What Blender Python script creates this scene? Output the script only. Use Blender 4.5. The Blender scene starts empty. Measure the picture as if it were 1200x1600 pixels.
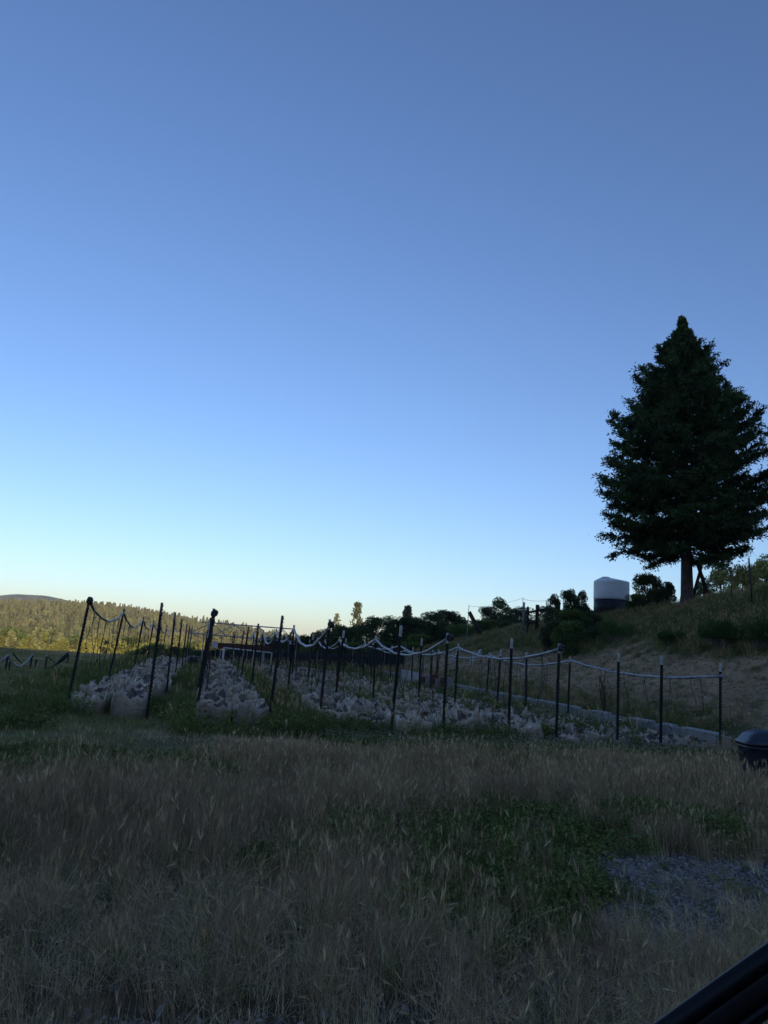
import bpy, bmesh, math, random
import numpy as np
from mathutils import Vector, Matrix, Quaternion
from math import radians, sin, cos, pi, sqrt, exp, atan2

random.seed(7)
RNG = np.random.default_rng(7)
scene = bpy.context.scene
COL = scene.collection

# ------------------------------------------------------------------ camera
EYE = Vector((0, 0, 1.6))
F = 1203.0
PITCH = math.atan(213.6 / F)
ROLL = radians(3.6)
cam_d = bpy.data.cameras.new('camera')
cam = bpy.data.objects.new('camera', cam_d)
COL.objects.link(cam)
scene.camera = cam
cam_d.sensor_fit = 'HORIZONTAL'
cam_d.sensor_width = 36
cam_d.lens = 36 * F / 1200
cam_d.clip_start = 0.02
cam_d.clip_end = 12000
ROT = Matrix.Rotation(radians(90) + PITCH, 3, 'X') @ Matrix.Rotation(ROLL, 3, 'Z')
cam.matrix_world = Matrix.Translation(EYE) @ ROT.to_4x4()

# ------------------------------------------------------------------ sky + sun
SUN_EL = radians(9.0)
SUN_AZ = radians(-154)         # low behind the camera's right shoulder
sun_dir = Vector((-sin(SUN_AZ) * cos(SUN_EL), cos(SUN_AZ) * cos(SUN_EL), sin(SUN_EL)))   # towards the sun
world = bpy.data.worlds.new('World')
scene.world = world
world.use_nodes = True
wn = world.node_tree
wn.nodes.clear()
sky = wn.nodes.new('ShaderNodeTexSky')
sky.sky_type = 'NISHITA'
sky.sun_disc = False
sky.sun_elevation = SUN_EL
sky.sun_rotation = -SUN_AZ
sky.altitude = 300
sky.air_density = 1.0
sky.dust_density = 0.6
sky.ozone_density = 2.0
bg = wn.nodes.new('ShaderNodeBackground')
bg.inputs['Strength'].default_value = 0.15
wo = wn.nodes.new('ShaderNodeOutputWorld')
wb = wn.nodes.new('ShaderNodeMix')            # camera white balance of the evening sky
wb.data_type = 'RGBA'
wb.blend_type = 'MULTIPLY'
wb.inputs[0].default_value = 1.0
wb.inputs[7].default_value = (0.915, 1.005, 1.33, 1)
wn.links.new(sky.outputs[0], wb.inputs[6])
wn.links.new(wb.outputs[2], bg.inputs[0])
wn.links.new(bg.outputs[0], wo.inputs[0])
sun_l = bpy.data.lights.new('sun', 'SUN')
sun_l.energy = 5.0
sun_l.angle = radians(0.5)
sun_l.color = (1.0, 0.80, 0.56)
sun = bpy.data.objects.new('sun', sun_l)
COL.objects.link(sun)
sun.location = (0, -20, 60)
sun.rotation_euler = sun_dir.to_track_quat('Z', 'Y').to_euler()
scene.view_settings.view_transform = 'Standard'
scene.view_settings.look = 'None'
scene.view_settings.gamma = 1
scene.view_settings.exposure = 0.2
scene.cycles.use_denoising = True
scene.cycles.max_bounces = 5
scene.cycles.diffuse_bounces = 2
scene.cycles.glossy_bounces = 2
scene.cycles.transmission_bounces = 3
scene.cycles.transparent_max_bounces = 8
scene.cycles.volume_bounces = 0


# ------------------------------------------------------------------ helpers
def ray(px, py):
    d = Vector(((px - 600) / F, (800 - py) / F, -1.0))
    return (ROT @ d)


def at(px, py, z=0.0):
    """ground point (height z) seen at this pixel of the photograph"""
    d = ray(px, py)
    t = (z - EYE.z) / d.z
    return EYE + d * t


def atd(px, py, depth):
    """point seen at this pixel at the given distance along +Y"""
    d = ray(px, py)
    return EYE + d * (depth / d.y)


def hit(px, py):
    """where the sight line through this pixel meets the terrain"""
    d = ray(px, py)
    tt = 8.0
    while tt < 90:
        p = EYE + d * tt
        if p.z < float(ground_z(p.x, p.y)):
            break
        tt += .1
    return p


def mat(name, c1, c2=None, scale=6.0, rough=0.85, bump=0.0, bscale=None, coord='Object', spec=0.3,
        rnd=0.0, detail=4.0, stretch=(1, 1, 1), attr=None, metallic=0.0, transl=0.0, alpha=None, lo=0.35, hi=0.65):
    m = bpy.data.materials.new(name)
    m.use_nodes = True
    nt = m.node_tree
    N, L = nt.nodes, nt.links
    b = N['Principled BSDF']
    b.inputs['Roughness'].default_value = rough
    b.inputs['Specular IOR Level'].default_value = spec
    b.inputs['Metallic'].default_value = metallic
    tc = N.new('ShaderNodeTexCoord')
    mp = N.new('ShaderNodeMapping')
    mp.inputs['Scale'].default_value = stretch
    L.new(tc.outputs[coord], mp.inputs[0])
    col = None
    if c2 is not None:
        no = N.new('ShaderNodeTexNoise')
        no.inputs['Scale'].default_value = scale
        no.inputs['Detail'].default_value = detail
        L.new(mp.outputs[0], no.inputs['Vector'])
        cr = N.new('ShaderNodeValToRGB')
        cr.color_ramp.elements[0].position = lo
        cr.color_ramp.elements[1].position = hi
        cr.color_ramp.elements[0].color = (*c1, 1)
        cr.color_ramp.elements[1].color = (*c2, 1)
        L.new(no.outputs['Fac'], cr.inputs[0])
        col = cr.outputs[0]
    else:
        rg = N.new('ShaderNodeRGB')
        rg.outputs[0].default_value = (*c1, 1)
        col = rg.outputs[0]
    if attr:
        at_ = N.new('ShaderNodeAttribute')
        at_.attribute_name = attr
        mx = N.new('ShaderNodeMix')
        mx.data_type = 'RGBA'
        mx.blend_type = 'MULTIPLY'
        mx.inputs[0].default_value = 1.0
        L.new(col, mx.inputs[6])
        L.new(at_.outputs['Color'], mx.inputs[7])
        col = mx.outputs[2]
    if rnd:
        oi = N.new('ShaderNodeObjectInfo')
        mr = N.new('ShaderNodeMapRange')
        mr.inputs[3].default_value = 1 - rnd
        mr.inputs[4].default_value = 1 + rnd
        L.new(oi.outputs['Random'], mr.inputs[0])
        hs = N.new('ShaderNodeHueSaturation')
        L.new(mr.outputs[0], hs.inputs['Value'])
        mr2 = N.new('ShaderNodeMapRange')
        mr2.inputs[3].default_value = 0.5 - rnd * .06
        mr2.inputs[4].default_value = 0.5 + rnd * .06
        ml = N.new('ShaderNodeMath')
        ml.operation = 'MULTIPLY'
        ml.inputs[1].default_value = 7.31
        fr = N.new('ShaderNodeMath')
        fr.operation = 'FRACT'
        L.new(oi.outputs['Random'], ml.inputs[0])
        L.new(ml.outputs[0], fr.inputs[0])
        L.new(fr.outputs[0], mr2.inputs[0])
        L.new(mr2.outputs[0], hs.inputs['Hue'])
        L.new(col, hs.inputs['Color'])
        col = hs.outputs[0]
    L.new(col, b.inputs['Base Color'])
    if bump:
        n2 = N.new('ShaderNodeTexNoise')
        n2.inputs['Scale'].default_value = bscale or scale * 4
        n2.inputs['Detail'].default_value = 5
        L.new(mp.outputs[0], n2.inputs['Vector'])
        bp = N.new('ShaderNodeBump')
        bp.inputs['Strength'].default_value = bump
        bp.inputs['Distance'].default_value = 0.05
        L.new(n2.outputs['Fac'], bp.inputs['Height'])
        L.new(bp.outputs[0], b.inputs['Normal'])
    if transl:
        tr = N.new('ShaderNodeBsdfTranslucent')
        L.new(col, tr.inputs['Color'])
        mxs = N.new('ShaderNodeMixShader')
        mxs.inputs[0].default_value = transl
        out = N['Material Output']
        L.new(b.outputs[0], mxs.inputs[1])
        L.new(tr.outputs[0], mxs.inputs[2])
        L.new(mxs.outputs[0], out.inputs['Surface'])
    if alpha is not None:
        b.inputs['Alpha'].default_value = alpha
    return m


def tag(o, label=None, cat=None, group=None, kind=None):
    if label:
        o['label'] = label
    if cat:
        o['category'] = cat
    if group:
        o['group'] = group
    if kind:
        o['kind'] = kind
    return o


def empty(name, loc, label=None, cat=None, group=None, rz=0.0):
    o = bpy.data.objects.new(name, None)
    o.empty_display_size = 0.2
    COL.objects.link(o)
    o.location = loc
    o.rotation_euler = (0, 0, rz)
    return tag(o, label, cat, group)


class MB:
    """collects shapes and links them as one mesh object"""

    def __init__(self):
        self.v, self.f, self.mi = [], [], []
        self.m = 0

    def add(self, vs, fs):
        n = len(self.v)
        self.v += [tuple(p) for p in vs]
        self.f += [tuple(i + n for i in q) for q in fs]
        self.mi += [self.m] * len(fs)

    def box(self, c, s, rot=None, taper=1.0):
        hx, hy, hz = s[0] / 2, s[1] / 2, s[2] / 2
        vs = [Vector((x * (taper if z > 0 else 1), y * (taper if z > 0 else 1), z)) for x in (-hx, hx) for y in (-hy, hy) for z in (-hz, hz)]
        if rot is not None:
            vs = [rot @ p for p in vs]
        c = Vector(c)
        self.add([p + c for p in vs], [(0, 1, 3, 2), (4, 6, 7, 5), (0, 4, 5, 1), (2, 3, 7, 6), (0, 2, 6, 4), (1, 5, 7, 3)])

    def bar(self, a, b, w, h=None):
        a, b = Vector(a), Vector(b)
        d = b - a
        q = d.to_track_quat('Z', 'Y').to_matrix()
        self.box((a + b) / 2, (w, h or w, d.length), q)

    def tube(self, pts, r, n=8, cap=True):
        pts = [Vector(p) for p in pts]
        rs = r if hasattr(r, '__len__') else [r] * len(pts)
        up = Vector((0.31, 0.17, 0.93))
        vs, fs = [], []
        for i, p in enumerate(pts):
            t = (pts[min(i + 1, len(pts) - 1)] - pts[max(i - 1, 0)])
            t = t.normalized() if t.length > 1e-9 else Vector((0, 0, 1))
            a = t.cross(up)
            if a.length < 0.05:
                a = t.cross(Vector((1, 0, 0)))
            a.normalize()
            b = t.cross(a)
            for k in range(n):
                an = 2 * pi * k / n
                vs.append(p + (a * cos(an) + b * sin(an)) * rs[i])
        for i in range(len(pts) - 1):
            for k in range(n):
                k2 = (k + 1) % n
                fs.append((i * n + k, i * n + k2, (i + 1) * n + k2, (i + 1) * n + k))
        if cap:
            fs.append(tuple(range(n))[::-1])
            fs.append(tuple((len(pts) - 1) * n + k for k in range(n)))
        self.add(vs, fs)

    def lathe(self, prof, n=24, c=(0, 0, 0)):
        vs, fs = [], []
        for (r, z) in prof:
            for k in range(n):
                a = 2 * pi * k / n
                vs.append((c[0] + r * cos(a), c[1] + r * sin(a), c[2] + z))
        for i in range(len(prof) - 1):
            for k in range(n):
                k2 = (k + 1) % n
                fs.append((i * n + k, i * n + k2, (i + 1) * n + k2, (i + 1) * n + k))
        fs.append(tuple(range(n))[::-1])
        fs.append(tuple((len(prof) - 1) * n + k for k in range(n)))
        self.add(vs, fs)

    def mesh(self, name, mats, smooth=False):
        me = bpy.data.meshes.new(name)
        me.from_pydata(self.v, [], self.f)
        for m in (mats if isinstance(mats, (list, tuple)) else [mats]):
            me.materials.append(m)
        if len(set(self.mi)) > 1:
            me.polygons.foreach_set('material_index', self.mi)
        me.polygons.foreach_set('use_smooth', [smooth] * len(me.polygons))
        me.update()
        return me

    def build(self, name, mats, parent=None, smooth=False):
        o = bpy.data.objects.new(name, self.mesh(name, mats, smooth))
        COL.objects.link(o)
        if parent is not None:
            o.parent = parent
        return o


def np_mesh(name, V, Fc, mats, smooth=False, col=None, mi=None):
    """V (n,3), Fc (m,k) -> mesh; col (m,3) per-face tint stored on corners as 'tint'"""
    me = bpy.data.meshes.new(name)
    n, m, k = len(V), len(Fc), Fc.shape[1]
    me.vertices.add(n)
    me.vertices.foreach_set('co', np.asarray(V, np.float32).ravel())
    me.loops.add(m * k)
    me.loops.foreach_set('vertex_index', np.asarray(Fc, np.int32).ravel())
    me.polygons.add(m)
    me.polygons.foreach_set('loop_start', np.arange(0, m * k, k, dtype=np.int32))
    me.polygons.foreach_set('loop_total', np.full(m, k, np.int32))
    for mm in (mats if isinstance(mats, (list, tuple)) else [mats]):
        me.materials.append(mm)
    if mi is not None:
        me.polygons.foreach_set('material_index', np.asarray(mi, np.int32))
    me.polygons.foreach_set('use_smooth', [smooth] * m)
    me.update(calc_edges=True)
    if col is not None:
        a = me.color_attributes.new('tint', 'FLOAT_COLOR', 'CORNER')
        c = np.ones((m, k, 4), np.float32)
        c[:, :, :3] = np.asarray(col, np.float32)[:, None, :]
        a.data.foreach_set('color', c.ravel())
    me.validate()
    return me


def link(name, me, parent=None):
    o = bpy.data.objects.new(name, me)
    COL.objects.link(o)
    if parent is not None:
        o.parent = parent
    return o


def unit(a):
    return a / (np.linalg.norm(a, axis=-1, keepdims=True) + 1e-9)


def leaves(P, D, size, rng, aspect=0.45, var=0.35):
    """rhombic leaf faces at P pointing along D; returns V,F"""
    n = len(P)
    s = size * (1 + var * rng.uniform(-1, 1, n))[:, None]
    R = unit(rng.normal(size=(n, 3)))
    S = unit(np.cross(D, R))
    Nn = unit(np.cross(S, D))
    a = P
    b = P + D * s * .5 + S * s * aspect * .5 + Nn * s * .08
    c = P + D * s
    d = P + D * s * .5 - S * s * aspect * .5 + Nn * s * .08
    V = np.stack([a, b, c, d], 1).reshape(-1, 3)
    Fc = np.arange(n * 4).reshape(n, 4)
    return V, Fc


# smooth value noise for terrain and zones -------------------------------
_G = np.random.default_rng(99).uniform(-1, 1, (256, 256))


def vnoise(x, y):
    x = np.asarray(x, float)
    y = np.asarray(y, float)
    xi, yi = np.floor(x).astype(int), np.floor(y).astype(int)
    fx, fy = x - xi, y - yi
    fx, fy = fx * fx * (3 - 2 * fx), fy * fy * (3 - 2 * fy)
    g = lambda i, j: _G[i % 256, j % 256]
    return ((g(xi, yi) * (1 - fx) + g(xi + 1, yi) * fx) * (1 - fy) + (g(xi, yi + 1) * (1 - fx) + g(xi + 1, yi + 1) * fx) * fy)


def fbm(x, y, o=4):
    return sum(vnoise(x * 2 ** i + 17 * i, y * 2 ** i + 5 * i) / 2 ** i for i in range(o)) / 1.6


def sstep(a, b, x):
    t = np.clip((np.asarray(x, float) - a) / (b - a), 0, 1)
    return t * t * (3 - 2 * t)


# ------------------------------------------------------------------ layout frame of the beds
vp = ray(325, 997)
U = Vector((vp.x, vp.y, 0)).normalized()                  # along the rows, away from the viewer
NR = Vector((U.y, -U.x, 0))                               # to the right of the rows
W0 = at(1147, 1180)                                       # front end of the block wall
WALL_H = 0.36


def st(x, y):
    dx, dy = np.asarray(x) - W0.x, np.asarray(y) - W0.y
    return dx * U.x + dy * U.y, dx * NR.x + dy * NR.y     # along, right-of-wall


def ground_z(x, y):
    x = np.asarray(x, float)
    y = np.asarray(y, float)
    s, t = st(x, y)
    zc = 3.35 + 1.75 * np.exp(-np.clip(s - 9, 0, None) / 16)
    zc = np.where(s > 55, zc - 0.02 * (s - 55), zc)
    k = np.clip((t - 0.25) / 11.8, 0, 1)
    bank = zc * (0.30 * k + 0.70 * k * k * (3 - 2 * k)) + WALL_H * 0.75 * sstep(0.14, 0.26, t)
    bank = bank + 0.03 * np.clip(t - 12, 0, 40) + 0.10 * np.clip(t - 30, 0, 60)
    near = sstep(-6.5, 1.5, s)                            # the bank eases down towards the viewer's side
    bank = bank * near
    bank = bank * sstep(160, 70, s)
    rough = 0.035 * fbm(x * .7, y * .7) + 0.012 * fbm(x * 3, y * 3)
    rough = rough + sstep(1.0, 4, t) * near * (0.16 * fbm(x * .5 + 9, y * .5) + 0.03 * fbm(x * 2.3, y * 2.3))
    fall = -7.0 * sstep(52, 170, y + 0.15 * np.clip(-x, 0, None)) - 2.5 * sstep(-40, -120, x)
    far = 1.0 * fbm(x * .01, y * .01) * sstep(150, 400, np.hypot(x, y))
    return np.maximum(bank, 0) + rough + fall * sstep(25, -5, t) + far


def gz(x, y):
    return float(ground_z(x, y))


# ------------------------------------------------------------------ materials
M = {}
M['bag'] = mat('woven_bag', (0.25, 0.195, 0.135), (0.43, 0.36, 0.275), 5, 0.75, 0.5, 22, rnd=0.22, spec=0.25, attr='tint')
M['baglining'] = mat('bag_inside', (0.06, 0.05, 0.04), (0.17, 0.145, 0.12), 9, 0.9)
M['soil'] = mat('potting_soil', (0.06, 0.040, 0.023), (0.13, 0.092, 0.058), 14, 0.95, 0.8, 40)
M['post'] = mat('post_paint', (0.012, 0.013, 0.013), (0.030, 0.022, 0.018), 20, 0.6)
M['tip'] = mat('post_tip_paint', (0.34, 0.33, 0.30), (0.56, 0.55, 0.51), 30, 0.6)
M['tube'] = mat('poly_tube', (0.16, 0.165, 0.18), (0.36, 0.365, 0.38), 12, 0.45, spec=0.5)
M['tubedark'] = mat('black_tube', (0.015, 0.015, 0.018), (0.05, 0.05, 0.055), 14, 0.4, spec=0.5)
M['drip'] = mat('drip_line', (0.02, 0.02, 0.022), rough=0.5)
M['block'] = mat('concrete_block', (0.19, 0.18, 0.165), (0.32, 0.305, 0.28), 3.5, 0.92, 0.7, 30)
M['cap'] = mat('concrete_cap', (0.26, 0.26, 0.26), (0.42, 0.42, 0.41), 5, 0.92, 0.6, 40)
M['bark'] = mat('bark', (0.045, 0.032, 0.026), (0.13, 0.092, 0.075), 7, 0.95, 1.0, 9, stretch=(4, 4, .5))
M['oakbark'] = mat('oak_bark', (0.05, 0.043, 0.036), (0.11, 0.10, 0.09), 5, 0.95, 0.6, 14)
M['needle'] = mat('cedar_foliage', (0.022, 0.048, 0.016), (0.055, 0.095, 0.028), 1.2, 0.75, attr='tint', transl=0.12)
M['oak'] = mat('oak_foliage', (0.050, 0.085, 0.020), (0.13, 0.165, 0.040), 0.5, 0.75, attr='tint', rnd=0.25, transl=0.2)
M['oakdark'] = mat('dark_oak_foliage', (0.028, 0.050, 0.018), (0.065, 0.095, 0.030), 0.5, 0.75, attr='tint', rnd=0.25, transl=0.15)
M['oaklit'] = mat('sunlit_tone_oak_foliage', (0.20, 0.21, 0.05), (0.34, 0.31, 0.08), 0.4, 0.75, attr='tint', rnd=0.3, transl=0.25)  # brighter, yellower copy of the oak foliage; low sunlight put into the colour
M['pine'] = mat('pine_foliage', (0.09, 0.12, 0.055), (0.20, 0.21, 0.10), 0.6, 0.8, attr='tint', rnd=0.25, transl=0.12)
M['forest'] = mat('hill_forest_foliage', (0.085, 0.105, 0.045), (0.21, 0.19, 0.085), 0.35, 0.85, attr='tint', rnd=0.4)
M['broom'] = mat('broom_foliage', (0.03, 0.065, 0.012), (0.07, 0.12, 0.028), 2, 0.8, attr='tint', transl=0.15)
M['dead'] = mat('dead_twig', (0.14, 0.12, 0.11), (0.24, 0.22, 0.20), 5, 0.9)
M['white'] = mat('white_plastic', (0.72, 0.72, 0.71), (0.80, 0.80, 0.79), 1.2, 0.55)
M['blackp'] = mat('black_plastic', (0.012, 0.013, 0.016), (0.03, 0.03, 0.035), 3, 0.5)
M['navy'] = mat('navy_plastic', (0.012, 0.015, 0.026), (0.022, 0.027, 0.045), 5, 0.38, spec=0.5)
M['letter'] = mat('white_sticker', (0.6, 0.6, 0.6), (0.75, 0.75, 0.75), 40, 0.6)
M['steel'] = mat('galvanised_steel', (0.22, 0.22, 0.24), (0.34, 0.34, 0.35), 8, 0.5, metallic=0.4)
M['brown'] = mat('brown_board', (0.055, 0.022, 0.016), (0.085, 0.035, 0.026), 3, 0.8, stretch=(.4, 4, 4))
M['pvc'] = mat('white_pvc', (0.42, 0.42, 0.41), (0.52, 0.52, 0.50), 5, 0.5)
M['timber'] = mat('dark_timber', (0.025, 0.018, 0.016), (0.06, 0.045, 0.038), 6, 0.9, 0.6, 20, stretch=(4, 4, .5))
M['greywood'] = mat('grey_timber', (0.13, 0.12, 0.11), (0.22, 0.205, 0.19), 6, 0.9, 0.6, 20, stretch=(4, 4, .5))
M['tarp'] = mat('blue_tarp', (0.03, 0.06, 0.28), (0.07, 0.12, 0.42), 6, 0.5)
M['paletarp'] = mat('pale_sheet', (0.33, 0.35, 0.37), (0.48, 0.50, 0.52), 5, 0.7)
M['shade'] = mat('black_shade_cloth', (0.010, 0.014, 0.014), (0.022, 0.028, 0.028), 9, 0.9)
M['corr'] = mat('pale_corrugated', (0.22, 0.21, 0.20), (0.40, 0.39, 0.37), 3, 0.7, 0.2, 20, stretch=(1, 1, .3))
M['stone'] = mat('gravel_stone', (0.085, 0.078, 0.066), (0.27, 0.25, 0.215), 25, 0.85, rnd=0.6)
M['clod'] = mat('soil_clod', (0.16, 0.115, 0.07), (0.34, 0.25, 0.16), 9, 0.95, rnd=.3)
M['hill'] = mat('hill_ground', (0.16, 0.14, 0.07), (0.30, 0.25, 0.14), 0.02, 0.95)
M['farhill'] = mat('far_hill_ground', (0.04, 0.055, 0.035), (0.09, 0.10, 0.06), 0.02, 0.95, detail=8)
M['car'] = mat('car_paint', (0.003, 0.0035, 0.005), (0.004, 0.005, 0.007), 3, 0.4, spec=0.25)
M['rubber'] = mat('rubber', (0.004, 0.004, 0.004), (0.007, 0.007, 0.007), 30, 0.8, spec=0.15)
# grasses: base colour stays with the plant, varied blade by blade
M['drygrass'] = mat('dry_grass', (0.31, 0.21, 0.12), (0.52, 0.38, 0.225), 2, 0.8, attr='tint', rnd=0.35, transl=0.2)
M['strawgrass'] = mat('straw_grass', (0.40, 0.305, 0.175), (0.64, 0.52, 0.33), 2, 0.8, attr='tint', rnd=0.3, transl=0.2)
M['greengrass'] = mat('green_grass', (0.080, 0.110, 0.028), (0.145, 0.175, 0.048), 2, 0.8, attr='tint', rnd=0.3, transl=0.25)
M['redgrass'] = mat('reddish_dry_grass', (0.26, 0.175, 0.108), (0.44, 0.315, 0.205), 2, 0.8, attr='tint', rnd=0.35, transl=0.2)
M['clover'] = mat('clover', (0.10, 0.135, 0.032), (0.18, 0.215, 0.055), 2, 0.8, attr='tint', rnd=0.3, transl=0.2)
M['flower'] = mat('clover_flower', (0.28, 0.26, 0.19), (0.42, 0.39, 0.29), 20, 0.8)


def ground_material():
    m = bpy.data.materials.new('ground')
    m.use_nodes = True
    N, L = m.node_tree.nodes, m.node_tree.links
    b = N['Principled BSDF']
    b.inputs['Roughness'].default_value = 0.95
    b.inputs['Specular IOR Level'].default_value = 0.15
    tc = N.new('ShaderNodeTexCoord')
    at_ = N.new('ShaderNodeAttribute')
    at_.attribute_name = 'tint'
    n1 = N.new('ShaderNodeTexNoise')
    n1.inputs['Scale'].default_value = 3.0
    n1.inputs['Detail'].default_value = 10
    n1.inputs['Roughness'].default_value = 0.65
    L.new(tc.outputs['Object'], n1.inputs['Vector'])
    cr = N.new('ShaderNodeValToRGB')
    cr.color_ramp.elements[0].position = 0.3
    cr.color_ramp.elements[0].color = (0.55, 0.55, 0.55, 1)
    cr.color_ramp.elements[1].position = 0.7
    cr.color_ramp.elements[1].color = (1.4, 1.35, 1.3, 1)
    L.new(n1.outputs['Fac'], cr.inputs[0])
    mx = N.new('ShaderNodeMix')
    mx.data_type = 'RGBA'
    mx.blend_type = 'MULTIPLY'
    mx.inputs[0].default_value = 1.0
    L.new(at_.outputs['Color'], mx.inputs[6])
    L.new(cr.outputs[0], mx.inputs[7])
    L.new(mx.outputs[2], b.inputs['Base Color'])
    n2 = N.new('ShaderNodeTexNoise')
    n2.inputs['Scale'].default_value = 14.0
    n2.inputs['Detail'].default_value = 8
    L.new(tc.outputs['Object'], n2.inputs['Vector'])
    bp = N.new('ShaderNodeBump')
    bp.inputs['Strength'].default_value = 0.9
    bp.inputs['Distance'].default_value = 0.06
    L.new(n2.outputs['Fac'], bp.inputs['Height'])
    L.new(bp.outputs[0], b.inputs['Normal'])
    return m


M['ground'] = ground_material()

# ------------------------------------------------------------------ zones of ground cover (world positions)
def blob(x, y, px, py, rx, ry):
    c = at(px, py)
    n = 0.60 * fbm(np.asarray(x) * 1.9 + px, np.asarray(y) * 1.9, 5)
    return np.sqrt(((x - c.x) / rx) ** 2 + ((y - c.y) / ry) ** 2) + n < 1


def zones(x, y):
    x = np.asarray(x, float)
    y = np.asarray(y, float)
    s, t = st(x, y)
    gravel = blob(x, y, 1130, 1375, 1.1, 0.85) | blob(x, y, 1010, 1370, .6, .6) | blob(x, y, 1010, 1450, .55, .4) | blob(x, y, 1190, 1440, .9, .45) \
        | blob(x, y, 290, 1610, .6, .10) | blob(x, y, 600, 1600, .35, .08)
    green = blob(x, y, 800, 1320, 1.0, 1.0) | blob(x, y, 900, 1390, .75, .75) | blob(x, y, 1040, 1298, 1.7, .6) | blob(x, y, 730, 1350, .6, .7) \
        | blob(x, y, 560, 1320, .5, .5) | blob(x, y, 1180, 1310, 1.2, .55) | blob(x, y, 680, 1420, .45, .45) | blob(x, y, 820, 1450, .5, .35) | blob(x, y, 60, 1190, 2.2, 1.2) | blob(x, y, 440, 1370, .35, .3) | blob(x, y, 760, 1195, 1.2, .8)
    mown = ((s < 0.3) & (x < 1.0) & (y > 9.6 + .42 * np.clip(x + 5, -2, 99) + .8 * fbm(x * .8, y * .8))) | ((x < -6.6 - (y - 15) * .2) & (y > 9))
    return gravel, green, mown


def ground_tint(x, y):
    s, t = st(x, y)
    g, gr, mo = zones(x, y)
    n = fbm(x * .6, y * .6)[..., None]
    dry = np.array([0.085, 0.062, 0.034])
    c = np.broadcast_to(dry, x.shape + (3,)).copy()
    c = c * (1 + .3 * n)
    grn = np.array([0.018, 0.022, 0.010])
    c = np.where(gr[..., None], grn, c)
    mw = np.array([0.14, 0.14, 0.065]) * (1 + .35 * n)
    c = np.where(mo[..., None], mw, c)
    c = np.where(g[..., None], np.array([0.045, 0.042, 0.036]), c)
    inbed = ((s > -.3) & (t < 0.1) & (t > -16) & (s < 38))[..., None]
    c = np.where(inbed, np.array([0.09, 0.10, 0.038]) * (1 + .3 * n), c)
    sand = np.array([0.31, 0.22, 0.130]) * (1 + .25 * n)
    grassy = np.array([0.065, 0.070, 0.025])
    k = (sstep(1.2, 2.6, t + .8 * fbm(x * .5, y * .5)) * sstep(6.4, 4.6, t + 1.8 * fbm(x * .3 + 4, y * .3)))[..., None]
    bank = grassy * (1 - k) + sand * k
    c = np.where((t > 0.12)[..., None] & (s > -4)[..., None], bank, c)
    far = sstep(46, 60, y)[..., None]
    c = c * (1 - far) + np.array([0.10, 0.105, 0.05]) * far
    return c


def make_terrain():
    def axis(n_in, r_in, n_out, r_out, c=0.0):
        a = np.linspace(-r_in, r_in, n_in)
        e = r_in * (r_out / r_in) ** (np.arange(1, n_out + 1) / n_out)
        return np.concatenate([c - e[::-1], a + c, c + e])
    xs = axis(330, 26, 40, 3600)
    ys = axis(360, 30, 40, 3600, 26)
    X, Y = np.meshgrid(xs, ys)
    Z = ground_z(X, Y)
    nx, ny = len(xs), len(ys)
    V = np.stack([X.ravel(), Y.ravel(), Z.ravel()], 1)
    i = np.arange(nx * ny).reshape(ny, nx)
    Fc = np.stack([i[:-1, :-1].ravel(), i[:-1, 1:].ravel(), i[1:, 1:].ravel(), i[1:, :-1].ravel()], 1)
    cx, cy = V[Fc[:, 0], 0], V[Fc[:, 0], 1]
    me = np_mesh('ground', V, Fc, M['ground'], True)
    a = me.color_attributes.new('tint', 'FLOAT_COLOR', 'POINT')
    c = np.ones((len(V), 4), np.float32)
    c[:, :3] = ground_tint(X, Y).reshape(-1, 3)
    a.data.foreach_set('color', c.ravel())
    o = link('ground', me)
    tag(o, 'grassy field with bare banked slope on the right', None, None, 'structure')


make_terrain()


def ridge_mesh(name, pts_top, z_base, depth_front, depth_back, m, nrow=40, ncol=160, amp=2.0, nsc=.02, label=None):
    """hill whose crest passes through the given points (x, y, z)"""
    xs = np.array([p[0] for p in pts_top])
    order = np.argsort(xs)
    px = np.array([p[0] for p in pts_top])[order]
    py = np.array([p[1] for p in pts_top])[order]
    pz = np.array([p[2] for p in pts_top])[order]
    gx = np.linspace(px[0], px[-1], ncol)
    cy, cz = np.interp(gx, px, py), np.interp(gx, px, pz)
    V = []
    kk = np.linspace(-1, 1, nrow)
    for k in kk:
        if k < 0:
            yy = cy + k * depth_front
        else:
            yy = cy + k * depth_back
        prof = 0.5 + 0.5 * np.cos(pi * abs(k))
        prof = prof ** 0.8
        zz = z_base + (cz - z_base) * prof
        zz = zz + amp * fbm(gx * nsc, yy * nsc) * prof * (abs(k) > .02)
        V.append(np.stack([gx, yy, zz], 1))
    V = np.concatenate(V)
    i = np.arange(nrow * ncol).reshape(nrow, ncol)
    Fc = np.stack([i[:-1, :-1].ravel(), i[:-1, 1:].ravel(), i[1:, 1:].ravel(), i[1:, :-1].ravel()], 1)
    me = np_mesh(name, V, Fc, m, True)
    o = link(name, me)
    tag(o, label, None, None, 'structure')
    return V.reshape(nrow, ncol, 3)


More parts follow.
